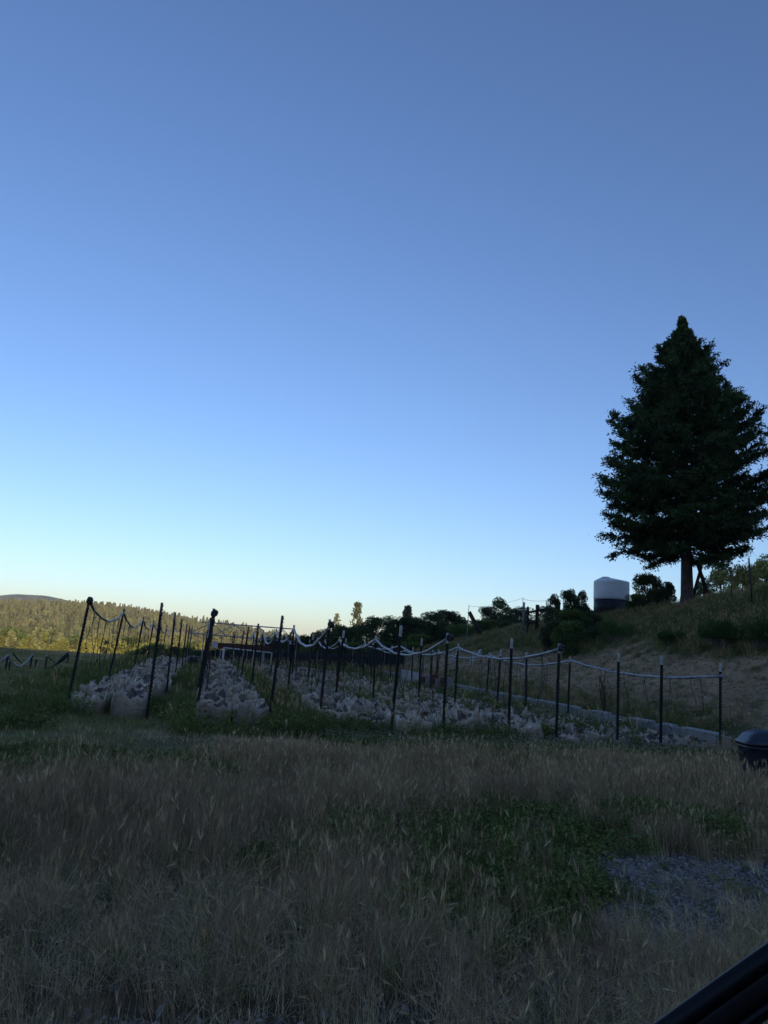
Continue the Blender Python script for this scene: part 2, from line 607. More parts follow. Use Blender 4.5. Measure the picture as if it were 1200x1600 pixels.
# ------------------------------------------------------------------ far hills
RD = 1000.0
crest = [(-760, 940), (-400, 935), (-150, 932), (0, 938), (25, 950), (50, 962), (95, 964), (130, 957), (200, 957), (260, 962), (290, 965), (330, 974), (360, 981), (400, 990),
         (430, 998), (470, 1004), (520, 1010), (640, 1020), (900, 1040)]
HILLV = ridge_mesh('hill', [tuple(atd(px, py, RD)) for px, py in crest], -9, 640, 500, M['hill'], 46, 200, 6, .008,
                   label='sunlit forested hill rising beyond the field on the left')
ridge_mesh('far_hill', [tuple(atd(px, py, 3000)) for px, py in ((-300, 965), (-150, 955), (-40, 941), (15, 933), (45, 930), (72, 932), (95, 938), (125, 946), (180, 970))],
           -12, 900, 600, M['farhill'], 30, 120, 10, .003, label='hazy blue hill behind the forested ridge')

# unseen hill behind the viewer, its crest shaped to keep the field in evening shade
SH = Vector((-sun_dir.x, -sun_dir.y, 0)).normalized()     # direction the light travels along the ground
PH = Vector((SH.y, -SH.x, 0))


def shade_hill():
    nr, nk = 120, 30
    r = np.linspace(-260, 330, nr)
    top = 34.5 - 8.5 * sstep(24, 10, r) + 5.5 * sstep(28, 50, r) + 1.0 * vnoise(r * .12, r * 0)
    top = top * sstep(-260, -200, r) ** .5 * sstep(330, 250, r) ** .5
    V = []
    for k in np.linspace(-1, 1, nk):
        q = -72 + k * (42 if k > 0 else 90)
        z = top * (0.5 + 0.5 * cos(pi * k)) ** .9 - 2.0
        V.append(np.stack([SH.x * q + PH.x * r, SH.y * q + PH.y * r, z], 1))
    V = np.concatenate(V)
    i = np.arange(nr * nk).reshape(nk, nr)
    Fc = np.stack([i[:-1, :-1].ravel(), i[:-1, 1:].ravel(), i[1:, 1:].ravel(), i[1:, :-1].ravel()], 1)
    o = link('hill', np_mesh('hill', V, Fc, M['farhill'], True))
    tag(o, 'unseen dark hill behind the viewer that shades the field', None, None, 'structure')


shade_hill()


# ------------------------------------------------------------------ trees
def quadtube(pts, rs, n=7):
    mb = MB()
    mb.tube(pts, rs, n)
    return mb


def broadleaf_meshes(seed, nl=16, per=260, leaf=0.22, fol='oak', squash=0.8, low=0.28, bare=0.0):
    """unit tree, about 1 high and 1 wide; scaled per instance"""
    rng = np.random.default_rng(seed)
    P, D, T = [], [], []
    lobes = []
    for i in range(nl):
        a = rng.uniform(0, 2 * pi)
        h = rng.uniform(low, 0.86)
        rr = 0.36 * sqrt(max(0.05, 1 - ((h - 0.5) / 0.5) ** 2)) * rng.uniform(.45, 1.0)
        lobes.append((np.array([rr * cos(a), rr * sin(a), h]), rng.uniform(.10, .19)))
    lobes.append((np.array([0, 0, .82]), .15))
    lobes.append((np.array([0.05, 0, .55]), .22))
    for c, r in lobes:
        d = unit(rng.normal(size=(per, 3)))
        rad = r * rng.uniform(.45, 1.12, per) ** .6
        p = c + d * rad[:, None] * np.array([1, 1, squash])
        P.append(p)
        D.append(unit(d * .6 + unit(rng.normal(size=(per, 3))) * .8))
        T.append(np.repeat(rng.uniform(.75, 1.3, (1, 1)), per, 0) * rng.uniform(.75, 1.25, (per, 1)) * np.ones((per, 3)))
    P, D, T = np.concatenate(P), np.concatenate(D), np.concatenate(T)
    V, Fc = leaves(P, D, leaf * .16, rng, .7)
    crown = np_mesh('crown', V, Fc, M[fol], False, T)
    mb = MB()
    mb.tube([(0, 0, -.03), (0.005, 0, .15), (.01, .005, .35), (0, 0, .7)], [.032, .026, .02, .006], 7)
    for c, r in lobes[::2]:
        z0 = rng.uniform(.18, .4)
        m_ = (np.array([0, 0, z0]) * .5 + c * .5) + np.array([0, 0, .02])
        mb.tube([(0, 0, z0), tuple(m_), tuple(c)], [.014, .009, .003], 5)
    return crown, mb.mesh('trunk', M['oakbark'], True)


def conifer_meshes(seed, whorls=26, per=9, width=0.20, leaf=0.05, fol='pine', low=0.12, ragged=.35, sprigs=26):
    rng = np.random.default_rng(seed)
    P, D, T = [], [], []
    mb = MB()
    mb.tube([(0, 0, -.03), (0, 0, .4), (0, 0, .98)], [.018, .012, .002], 7)
    for w in range(whorls):
        h = low + (0.97 - low) * (w / whorls) ** 0.92
        rmax = width * (1 - (h - low) / (1 - low)) ** .8 * (1 if h > low + .12 else .8)
        for k in range(per):
            a = rng.uniform(0, 2 * pi)
            ln = rmax * rng.uniform(1 - ragged, 1.12) + .012
            d0 = np.array([cos(a), sin(a), rng.uniform(-.15, .25)])
            tt = rng.uniform(.25, 1, sprigs)
            p = np.array([0, 0, h]) + d0 * (ln * tt)[:, None] + np.array([0, 0, -.5]) * ((ln * tt) ** 2)[:, None]
            p += rng.normal(size=(sprigs, 3)) * ln * .07
            P.append(p)
            D.append(unit(d0 * .7 + rng.normal(size=(sprigs, 3)) * .6))
            T.append(np.ones((sprigs, 3)) * rng.uniform(.75, 1.25) * rng.uniform(.85, 1.15, (sprigs, 1)))
            if w % 2 == 0 and k % 3 == 0:
                e = np.array([0, 0, h]) + d0 * ln * .9
                mb.tube([(0, 0, h), tuple(e)], [.004, .001], 4)
    P, D, T = np.concatenate(P), np.concatenate(D), np.concatenate(T)
    V, Fc = leaves(P, D, leaf, rng, .5)
    return np_mesh('crown', V, Fc, M[fol], False, T), mb.mesh('trunk', M['oakbark'], True)


KIND = {}
for k_, fol in (('oaklit', 'oaklit'), ('oak', 'oak'), ('oakdark', 'oakdark')):
    KIND[k_] = [broadleaf_meshes(s_ + hash_, 30 if k_ == 'oakdark' else 20, 300, .22, fol, .8, .03 if k_ == 'oakdark' else .15) for hash_, s_ in ((0, 11), (0, 12), (0, 13))]
KIND['pine'] = [conifer_meshes(21, 24, 7, .20, .030, sprigs=15, ragged=.7), conifer_meshes(22, 22, 7, .18, .030, sprigs=14, ragged=.7), conifer_meshes(23, width=.22, ragged=.5)]
KIND['bush'] = [broadleaf_meshes(31, 22, 380, .26, 'oakdark', .8, .03), broadleaf_meshes(32, 24, 380, .22, 'oak', .8, .03)]


def plant_tree(name, kind, var, loc, h, w, label, group=None, cat='tree', rz=None):
    crown, trunk = KIND[kind][var % len(KIND[kind])]
    t = empty(name, loc, label, cat, group, rz if rz is not None else random.uniform(0, 6.28))
    t.scale = (w, w, h)
    link('crown', crown, t)
    link('trunk', trunk, t)
    return t


ORD = ['first', 'second', 'third', 'fourth', 'fifth', 'sixth', 'seventh', 'eighth', 'ninth', 'tenth', 'eleventh', 'twelfth', 'thirteenth',
       'fourteenth', 'fifteenth', 'sixteenth', 'seventeenth', 'eighteenth', 'nineteenth', 'twentieth', 'twenty-first', 'twenty-second',
       'twenty-third', 'twenty-fourth', 'twenty-fifth', 'twenty-sixth', 'twenty-seventh', 'twenty-eighth', 'twenty-ninth', 'thirtieth',
       'thirty-first', 'thirty-second', 'thirty-third', 'thirty-fourth', 'thirty-fifth', 'thirty-sixth', 'thirty-seventh', 'thirty-eighth', 'thirty-ninth', 'fortieth',
       'forty-first', 'forty-second', 'forty-third', 'forty-fourth', 'forty-fifth', 'forty-sixth', 'forty-seventh', 'forty-eighth']


def tree_px(name, kind, var, px, ytop, depth, wpx, label, group=None, zbase=None, cat='tree'):
    """tree whose top shows at (px, ytop) and stands on the ground at the given distance"""
    top = atd(px, ytop, depth)
    zb = gz(top.x, top.y) if zbase is None else zbase
    h = max(top.z - zb, .5)
    w = max(wpx / F * depth, .55 * h) if kind != 'pine' else wpx / F * depth / .40
    if kind != 'pine' and h < .8 * w:
        zb -= .8 * w - h
        h = .8 * w
    return plant_tree(name, kind, var, (top.x, top.y, zb - .05), h, w, label, group, cat)


# oaks at the far left, last sun also put into their foliage colour
lit = [(-45, 976, 150, 70), (-5, 990, 112, 40), (22, 978, 128, 48), (48, 990, 106, 38), (72, 984, 122, 44), (96, 996, 104, 32), (116, 990, 118, 40),
       (140, 1000, 106, 34), (160, 992, 124, 42), (184, 1001, 108, 34), (204, 993, 128, 40), (226, 1003, 112, 32), (246, 998, 126, 38), (268, 1005, 114, 32),
       (300, 1000, 130, 40), (322, 1004, 120, 32)]
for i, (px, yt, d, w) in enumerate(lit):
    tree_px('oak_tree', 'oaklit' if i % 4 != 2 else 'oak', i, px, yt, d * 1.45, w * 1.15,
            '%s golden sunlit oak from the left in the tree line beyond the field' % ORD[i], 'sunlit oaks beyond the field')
# dark hedge trees in shade at the edge of the field, left
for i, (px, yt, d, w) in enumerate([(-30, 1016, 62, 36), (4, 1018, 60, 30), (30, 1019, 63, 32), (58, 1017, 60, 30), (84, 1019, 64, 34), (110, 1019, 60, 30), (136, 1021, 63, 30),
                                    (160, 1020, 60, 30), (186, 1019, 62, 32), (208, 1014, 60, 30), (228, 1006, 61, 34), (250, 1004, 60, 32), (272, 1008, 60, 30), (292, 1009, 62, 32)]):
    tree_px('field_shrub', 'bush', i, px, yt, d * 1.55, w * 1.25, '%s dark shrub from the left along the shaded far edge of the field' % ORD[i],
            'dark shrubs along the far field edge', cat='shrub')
# dark tree line behind the beds
skyline = [(300, 1012), (340, 1010), (372, 1006), (400, 1000), (425, 994), (450, 990), (480, 988), (505, 980), (520, 974), (548, 964), (575, 957), (600, 960), (640, 962), (665, 952),
           (700, 951), (715, 957), (745, 968), (762, 952), (800, 956), (820, 966), (875, 962), (892, 940), (960, 938), (1010, 930)]
dark = []
drng = random.Random(21)
px_ = 306.0
while px_ < 1000:
    up = drng.choice([0, 2, 6, 12])
    dark.append((px_, float(np.interp(px_, [q[0] for q in skyline], [q[1] for q in skyline])) + up, drng.uniform(62, 82) if px_ < 740 else drng.uniform(58, 70), drng.uniform(40, 64)))
    px_ += drng.uniform(15, 21)
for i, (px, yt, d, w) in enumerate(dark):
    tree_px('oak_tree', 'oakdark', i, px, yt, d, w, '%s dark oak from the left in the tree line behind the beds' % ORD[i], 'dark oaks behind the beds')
for i, (px, yt, d, w) in enumerate([(360, 1016, 55, 40), (400, 1014, 56, 40), (440, 1012, 55, 44), (480, 1008, 56, 46), (520, 1004, 56, 48), (560, 1002, 57, 50), (600, 1000, 57, 50),
                                    (640, 1000, 58, 46), (675, 990, 60, 60), (700, 984, 62, 60), (725, 984, 64, 60), (652, 988, 60, 60)]):
    tree_px('understory_shrub', 'bush', i, px, yt, d, w, '%s low dark shrub from the left in front of the dark oaks' % ORD[i],
            'low shrubs in front of the dark oaks', cat='shrub')
tree_px('pine_tree', 'pine', 0, 560, 935, 190, 50, 'tallest pale open-crowned pine above the dark tree line', zbase=-7)
tree_px('pine_tree', 'pine', 1, 527, 955, 185, 32, 'slim pale pine left of the tallest pine', zbase=-3)
tree_px('pine_tree', 'pine', 2, 637, 943, 104, 34, 'small dark pointed pine above the middle of the dark oaks', zbase=-3)
tree_px('oak_tree', 'oak', 0, 783, 931, 78, 56, 'round-topped oak with sunlit crown right of the leaning plank')
tree_px('oak_tree', 'oakdark', 1, 762, 945, 70, 34, 'dark oak just left of the round-topped sunlit oak')
tree_px('oak_tree', 'oakdark', 2, 815, 946, 72, 48, 'dark oak behind the grey gate post')
tree_px('oak_tree', 'oakdark', 0, 850, 944, 66, 44, 'dark oak behind the timber rails')
# scrub along the crest between the treeline and the tank
for i, (px, yt, d, w) in enumerate([(690, 968, 60, 60), (718, 972, 58, 56), (748, 972, 56, 54), (776, 966, 56, 60), (802, 970, 54, 50), (832, 972, 50, 46), (858, 968, 48, 50),
                                    (884, 950, 46, 54), (908, 945, 46, 44), (1004, 925, 44, 46)]):
    tree_px('scrub_bush', 'bush', i, px, yt, d, w, '%s dark scrub bush from the left along the crest of the slope' % ORD[i], 'scrub along the slope crest', cat='bush')
# sprigs left of the tank
for i, (px, yt, d, w, lb) in enumerate([(864, 925, 42, 30, 'tallest sprig-topped bush above the timber rails'), (888, 917, 43, 28, 'tall leggy bush midway between rails and tank'),
                                        (908, 920, 42, 26, 'leggy bush just left of the water tank')]):
    tree_px('sapling_bush', 'oakdark', i, px, yt, d, w, lb, cat='bush')
for i, (px, yt, d, w, lb) in enumerate([(862, 966, 36, 40, 'dense dark bush right behind the timber rails'), (885, 948, 37, 62, 'big dense dark bush left of the tank'),
                                        (918, 952, 36, 60, 'dark bush spreading below left of the tank'), (892, 966, 33, 66, 'broad dark bush low on the slope between gate and tank'), (940, 968, 34, 50, 'dark bush directly below the water tank'), (1012, 893, 40, 62, 'leafy dark bush between the water tank and the cedar'),
                                        (1040, 905, 38, 40, 'dark bush touching the left side of the cedar trunk'), (990, 925, 39, 34, 'small dark bush at the right foot of the tank')]):
    tree_px('bush', 'bush', i, px, yt, d, w, lb, cat='bush')
# oaks behind the cedar on the hill
for i, (px, yt, d, w, lb) in enumerate([(1190, 866, 72, 74, 'oak with sunlit top at the right edge behind the slope'), (1160, 878, 66, 66, 'oak with sunlit top right of the crossed poles'),
                                        (1130, 882, 74, 66, 'oak partly behind the crossed poles'), (1100, 900, 66, 44, 'low oak right behind the cedar trunk'),
                                        (1225, 870, 66, 60, 'oak just beyond the right edge on the slope')]):
    tree_px('oak_tree', 'oaklit' if i < 3 else 'oak', i, px, yt, d, w, lb)


# ------------------------------------------------------------------ hill forest (a far mass of trees)
def scatter(name, pts, rot, scl, idx, protos, label, cat, kind='stuff', colname=None):
    """one object that instances prototype meshes on its points"""
    pc = bpy.data.collections.new(name + '_sources')
    for j, me in enumerate(protos):
        o = bpy.data.objects.new('%s_source_%02d' % (name, j), me)
        pc.objects.link(o)
    n = len(pts)
    me = bpy.data.meshes.new(name)
    me.vertices.add(n)
    me.vertices.foreach_set('co', np.asarray(pts, np.float32).ravel())
    for nm, ty, arr, key in (('rot', 'FLOAT_VECTOR', rot, 'vector'), ('scl', 'FLOAT_VECTOR', scl, 'vector'), ('pick', 'INT', idx, 'value')):
        a = me.attributes.new(nm, ty, 'POINT')
        a.data.foreach_set(key, np.asarray(arr, np.int32 if ty == 'INT' else np.float32).ravel())
    o = link(name, me)
    tag(o, label, cat, None, kind)
    ng = bpy.data.node_groups.new(name, 'GeometryNodeTree')
    ng.interface.new_socket('Geometry', in_out='INPUT', socket_type='NodeSocketGeometry')
    ng.interface.new_socket('Geometry', in_out='OUTPUT', socket_type='NodeSocketGeometry')
    N, L = ng.nodes, ng.links
    gi, go = N.new('NodeGroupInput'), N.new('NodeGroupOutput')
    mp = N.new('GeometryNodeMeshToPoints')
    ci = N.new('GeometryNodeCollectionInfo')
    ci.inputs['Collection'].default_value = pc
    ci.inputs['Separate Children'].default_value = True
    ci.inputs['Reset Children'].default_value = True
    ip = N.new('GeometryNodeInstanceOnPoints')
    ip.inputs['Pick Instance'].default_value = True
    na = {}
    for nm, ty in (('rot', 'FLOAT_VECTOR'), ('scl', 'FLOAT_VECTOR'), ('pick', 'INT')):
        a = N.new('GeometryNodeInputNamedAttribute')
        a.data_type = ty
        a.inputs['Name'].default_value = nm
        na[nm] = a
    L.new(gi.outputs[0], mp.inputs['Mesh'])
    L.new(mp.outputs[0], ip.inputs['Points'])
    L.new(ci.outputs[0], ip.inputs['Instance'])
    L.new(na['pick'].outputs[0], ip.inputs['Instance Index'])
    L.new(na['rot'].outputs[0], ip.inputs['Rotation'])
    L.new(na['scl'].outputs[0], ip.inputs['Scale'])
    L.new(ip.outputs[0], go.inputs[0])
    md = o.modifiers.new('scatter', 'NODES')
    md.node_group = ng
    return o


def hill_forest():
    global M
    protos = []
    gold = [broadleaf_meshes(s_, 9, 90, .5, 'oaklit')[0] for s_ in (46, 47)]
    for s_ in (41, 42):
        c, t = broadleaf_meshes(s_, 9, 60, .62, 'forest')
        protos.append(c)
    for s_ in (43, 44, 45):
        c, t = conifer_meshes(s_, 12, 7, .17, .085, 'forest', .08, .3, 9)
        protos.append(c)
    rng = np.random.default_rng(5)
    rows, cols, _ = HILLV.shape
    P = []
    n = 15000
    vi = rng.uniform(2, rows * .505, n)
    ui = rng.uniform(45, cols - 2, n)
    i0, j0 = vi.astype(int), ui.astype(int)
    fv, fu = (vi - i0)[:, None], (ui - j0)[:, None]
    p = (HILLV[i0, j0] * (1 - fu) + HILLV[i0, j0 + 1] * fu) * (1 - fv) + (HILLV[i0 + 1, j0] * (1 - fu) + HILLV[i0 + 1, j0 + 1] * fu) * fv
    dens = fbm(p[:, 0] * .012, p[:, 1] * .012)
    keep = rng.uniform(-.7, .35, n) < dens + .25
    keep &= p[:, 0] / p[:, 1] > -.62
    p = p[keep]
    # plus the valley floor in front of the hill
    m = 2600
    q = np.stack([rng.uniform(-300, 60, m), rng.uniform(150, 430, m), np.zeros(m)], 1)
    q = q[(q[:, 0] / q[:, 1] > -.65) & (q[:, 0] / q[:, 1] < -.20)]
    q[:, 2] = ground_z(q[:, 0], q[:, 1])
    p = np.concatenate([p, q])
    n = len(p)
    con = rng.uniform(size=n) < .55
    idx = np.where(con, rng.integers(2, 5, n), rng.integers(0, 2, n))
    con[p[:, 1] < 400] &= rng.uniform(size=(p[:, 1] < 400).sum()) < .35
    idx = np.where(con, rng.integers(2, 5, n), np.where((p[:, 1] < 400), rng.integers(5, 7, n), rng.integers(0, 2, n)))
    h = np.where(con, rng.uniform(5, 10.5, n), rng.uniform(4.5, 7.5, n))
    w = np.where(con, h * rng.uniform(.7, 1.0, n), h * rng.uniform(.8, 1.1, n))
    sc = np.stack([w, w, h], 1)
    rot = np.stack([rng.normal(0, .03, n), rng.normal(0, .03, n), rng.uniform(0, 6.28, n)], 1)
    p[:, 2] -= .3
    scatter('hill_forest', p, rot, sc, idx, protos + gold, 'far mixed forest covering the sunlit hill', 'forest')


hill_forest()


# ------------------------------------------------------------------ the big cedar
def cedar():
    base = atd(1074, 951, 34.0)
    zb = gz(base.x, base.y)
    top = atd(1066, 496, 34.0)
    H = top.z - zb
    lean = Vector((top.x - base.x, 0, 0)) / H
    t = empty('cedar_tree', (base.x, base.y, zb), 'tall dark conical cedar with thick bare trunk on the slope', 'tree')
    rng = np.random.default_rng(3)
    # outline: height above the ground -> half-width in metres
    hs = np.array([2.3, 2.8, 3.3, 3.9, 4.9, 6.4, 8.1, 9.4, 10.7, 11.6, 12.3, 12.9])
    ws = np.array([2.3, 3.4, 3.8, 4.1, 4.25, 3.9, 2.85, 2.25, 1.5, .95, .5, .12])
    hs = hs * H / 12.9
    ws = np.maximum(ws - np.interp(hs, [2, 5, 9, 12.9], [.15, .18, .28, .40]), .03)

    def W(h):
        return np.interp(h, hs, ws)
    mb = MB()
    tp = [(0, 0, -.3), (0, 0, 0), (0, 0, .5), (.0, 0, 1.5), (0, 0, 4), (0, 0, 8), (0, 0, H * .97)]
    mb.tube([Vector(p) + lean * max(p[2], 0) for p in tp], [.44, .37, .28, .25, .20, .10, .015], 14)
    P, D, T = [], [], []
    nb = 620
    for i in range(nb):
        h0 = 2.55 + (H - 2.7) * (i / nb) ** 1.08 + rng.uniform(-.25, .25)
        a = i * 2.399963 + rng.uniform(-.3, .3)
        if h0 < 8 and vnoise(np.array([a * 1.3]), np.array([h0 * .9]))[0] < -.42:
            continue
        r = W(h0) * (1 - .42 * rng.uniform() ** 1.8) * (1.05 if rng.uniform() < .1 else .98)
        # main limb: rises a little, tip sweeps up, lower limbs droop
        droop = np.interp(h0, [2, 5, 9, 13], [-.10, .0, .20, .5]) + rng.normal(0, .20)
        tip_up = rng.uniform(.05, .2)
        nseg = 7
        pts = []
        side = rng.uniform(-.18, .18)
        for k in range(nseg + 1):
            u = k / nseg
            rr = r * u
            aa = a + side * u
            z = h0 + rr * droop + tip_up * r * u ** 3 - .06 * r * sin(pi * u)
            pts.append(np.array([cos(aa) * rr, sin(aa) * rr, z]) + np.array(lean) * h0)
        mb.tube([tuple(q) for q in pts], list(np.linspace(.012 + r * .011, .004, nseg + 1)), 5)
        ct = rng.uniform(.7, 1.3)
        nsub = int(6 + r * 7)
        for j in range(nsub):
            u = rng.uniform(.22, 1.0) ** .75
            f = u * nseg
            k = min(int(f), nseg - 1)
            p0 = pts[k] + (pts[k + 1] - pts[k]) * (f - k)
            out = unit(pts[k + 1] - pts[k])
            lat = unit(np.cross(out, [0, 0, 1])) * rng.choice([-1, 1])
            d = unit(out * rng.uniform(.3, 1) + lat * rng.uniform(.2, 1.0) + np.array([0, 0, rng.uniform(-.45, .5)]))
            ln = rng.uniform(.20, .50) * (.45 + .14 * r) * min(1, .5 + (H - h0) * .3)
            n = int(26 + 30 * ln)
            tt = rng.uniform(0.05, 1, n)[:, None]
            # fan-shaped flat sprays, fuller at the tip
            jit = rng.normal(size=(n, 3)) * (.03 + .12 * tt) * np.array([1, 1, .8]) * ln * 2.0
            p = p0 + d * ln * tt + jit - np.array([0, 0, .10]) * tt ** 2
            P.append(p)
            D.append(unit(d + rng.normal(size=(n, 3)) * .7 + np.array([0, 0, .15])))
            T.append(np.ones((n, 3)) * ct * rng.uniform(.7, 1.35, (n, 1)))
    P, D, T = np.concatenate(P), np.concatenate(D), np.concatenate(T)
    V, Fc = leaves(P, D, .125, rng, .42, .4)
    print('cedar leaves', len(P))
    link('crown', np_mesh('crown', V, Fc, M['needle'], False, T), t)
    tr = mb.build('trunk', M['bark'], t, True)


cedar()


# ------------------------------------------------------------------ water tank
def water_tank():
    c = atd(955, 962, 44.0)
    zb = gz(c.x, c.y)
    s = 44.0 / F
    R = 27.0 * s
    z_split = atd(955, 937, 44).z - zb
    z_top = atd(955, 909.5, 44).z - zb
    t = empty('water_tank', (c.x, c.y, zb), 'white plastic water tank with black lower half on the hilltop', 'tank', None, 0)
    mb = MB()
    prof = [(R * .985, -.5)]
    z = -.5
    prof += [(R * .985, z_split * .45), (R * 1.0, z_split * .5), (R * .985, z_split * .55), (R * .985, z_split - .03)]
    mb.lathe(prof, 48)
    mb.build('lower_band', M['blackp'], t, True)
    mb = MB()
    prof = [(R * .97, z_split - .029)]
    for k in range(4):
        z0 = z_split + (z_top - z_split) * k / 4
        dz = (z_top - z_split) / 4
        prof += [(R, z0), (R, z0 + dz * .88), (R * .998, z0 + dz * .94)]
    prof += [(R * .985, z_top), (R * .955, z_top + .035)]
    nside = len(prof)
    prof += [(R * .86, z_top + .07), (R * .60, z_top + .16), (R * .34, z_top + .24), (R * .26, z_top + .26)]
    mb.lathe(prof, 48)
    # the roof cone peaks off centre
    for i in range(nside * 48, len(mb.v)):
        x, y, z = mb.v[i]
        k = (z - z_top - .035) / .225
        mb.v[i] = (x - R * .38 * k, y - R * .1 * k, z - .05 * k)
    mb.build('tank_body', M['white'], t, True)
    mb = MB()
    mb.lathe([(.2, z_top + .2), (.2, z_top + .275), (.24, z_top + .275), (.24, z_top + .30), (.17, z_top + .315)], 24, (-R * .38, -R * .1, -.05))
    mb.build('hatch', M['white'], t, True)
    mb = MB()
    mb.tube([(R * .7, -R * .75, z_split + .15), (R * .72, -R * .80, z_split - .2), (R * .72, -R * .80, -.1)], .03, 8)
    mb.build('outlet_pipe', M['pvc'], t, True)


water_tank()


# ------------------------------------------------------------------ T-posts
def post_meshes(seed):
    rng = random.Random(seed)
    s, t = MB(), MB()
    # unit height 1 along z; T section
    for mb, z0, z1 in ((s, -.22, .90), (t, .90, 1.0)):
        zc, dz = (z0 + z1) / 2, z1 - z0
        mb.box((0, 0, zc), (.046, .008, dz))
        mb.box((0, -.0205, zc), (.008, .033, dz))
        k = max(z0, 0.02)
        while k < z1 - .01:
            mb.box((0, .009, k + .008), (.016, .012, .014))
            k += .032
    s.box((0, .005, -.1), (.09, .004, .12))
    return s.mesh('shaft', M['post']), t.mesh('painted_tip', M['tip'])


PM = post_meshes(1)
TIP_WORN = PM[1].copy()
TIP_WORN.name = 'painted_tip'
TIP_WORN.materials[0] = mat('worn_tip_paint', (0.07, 0.06, 0.055), (0.22, 0.20, 0.18), 14, 0.7)
#        base px       top px
LINES = [((104, 1112), (142, 932)), ((230, 1125), (255, 940)), ((305, 1130), (336, 950)), ((420, 1140), (443, 962)),
         ((499, 1134), (517, 966)), ((611, 1154), (628, 978)), ((693, 1158), (701, 988)), ((795, 1159), (801, 996)),
         ((870, 1162), (875, 1006)), ((966, 1170), (968, 1020)), ((1033, 1174), (1035, 1025)), ((1127, 1178), (1127, 1035))]
RATIO = [1.0, 1.42, 1.83, 2.22, 2.62, 3.0]
HFAC = [1.0, 0.985, 0.97, 0.97, 0.96, 0.96]
BEDN = ['first', 'second', 'third', 'fourth', 'fifth', 'sixth']
POST = {}        # (line, k) -> (base, top) in world
FRONT = []
for li, (b, tp) in enumerate(LINES):
    base = at(*b)
    top = atd(tp[0], tp[1], base.y)
    FRONT.append(base)
    vec = top - base
    for k, r in enumerate(RATIO):
        off = (base.y * (r - 1)) / U.y
        p = base + U * off
        if k:
            p = p + NR * random.uniform(-.06, .06)
        v = vec.copy() * HFAC[k]
        if k:
            v.x += random.uniform(-.05, .05)
            v.y += random.uniform(-.05, .05)
        p.z = gz(p.x, p.y)
        tpos = p + v
        POST[(li, k)] = (p, tpos)
        side = 'left' if li % 2 == 0 else 'right'
        where = (' at the front %s corner of the %s bed' % (side, BEDN[li // 2])) if k == 0 else \
            (', %s from the front, %s side of the %s bed' % (ORD[k], side, BEDN[li // 2]))
        e = empty('fence_post', p, 'dark stake with pale tip' + where, 'post', 'metal stakes around the planting beds')
        q = v.to_track_quat('Z', 'Y')
        e.rotation_mode = 'QUATERNION'
        e.rotation_quaternion = q @ Quaternion((0, 0, 1), random.uniform(-.5, .5) + pi)
        e.scale = (1.15, 1.15, v.length)
        link('shaft', PM[0], e)
        link('painted_tip', PM[1] if li > 3 else TIP_WORN, e)


def sag(a, b, drop, n=14, ripple=0.0, rng=random):
    out = []
    ph = rng.uniform(0, 6)
    for i in range(n + 1):
        u = i / n
        p = a.lerp(b, u)
        p.z -= drop * 4 * u * (1 - u)
        if ripple and 0 < i < n:
            p.x += ripple * sin(u * 23 + ph)
            p.z += ripple * .6 * sin(u * 31 + ph)
        out.append(p)
    return out


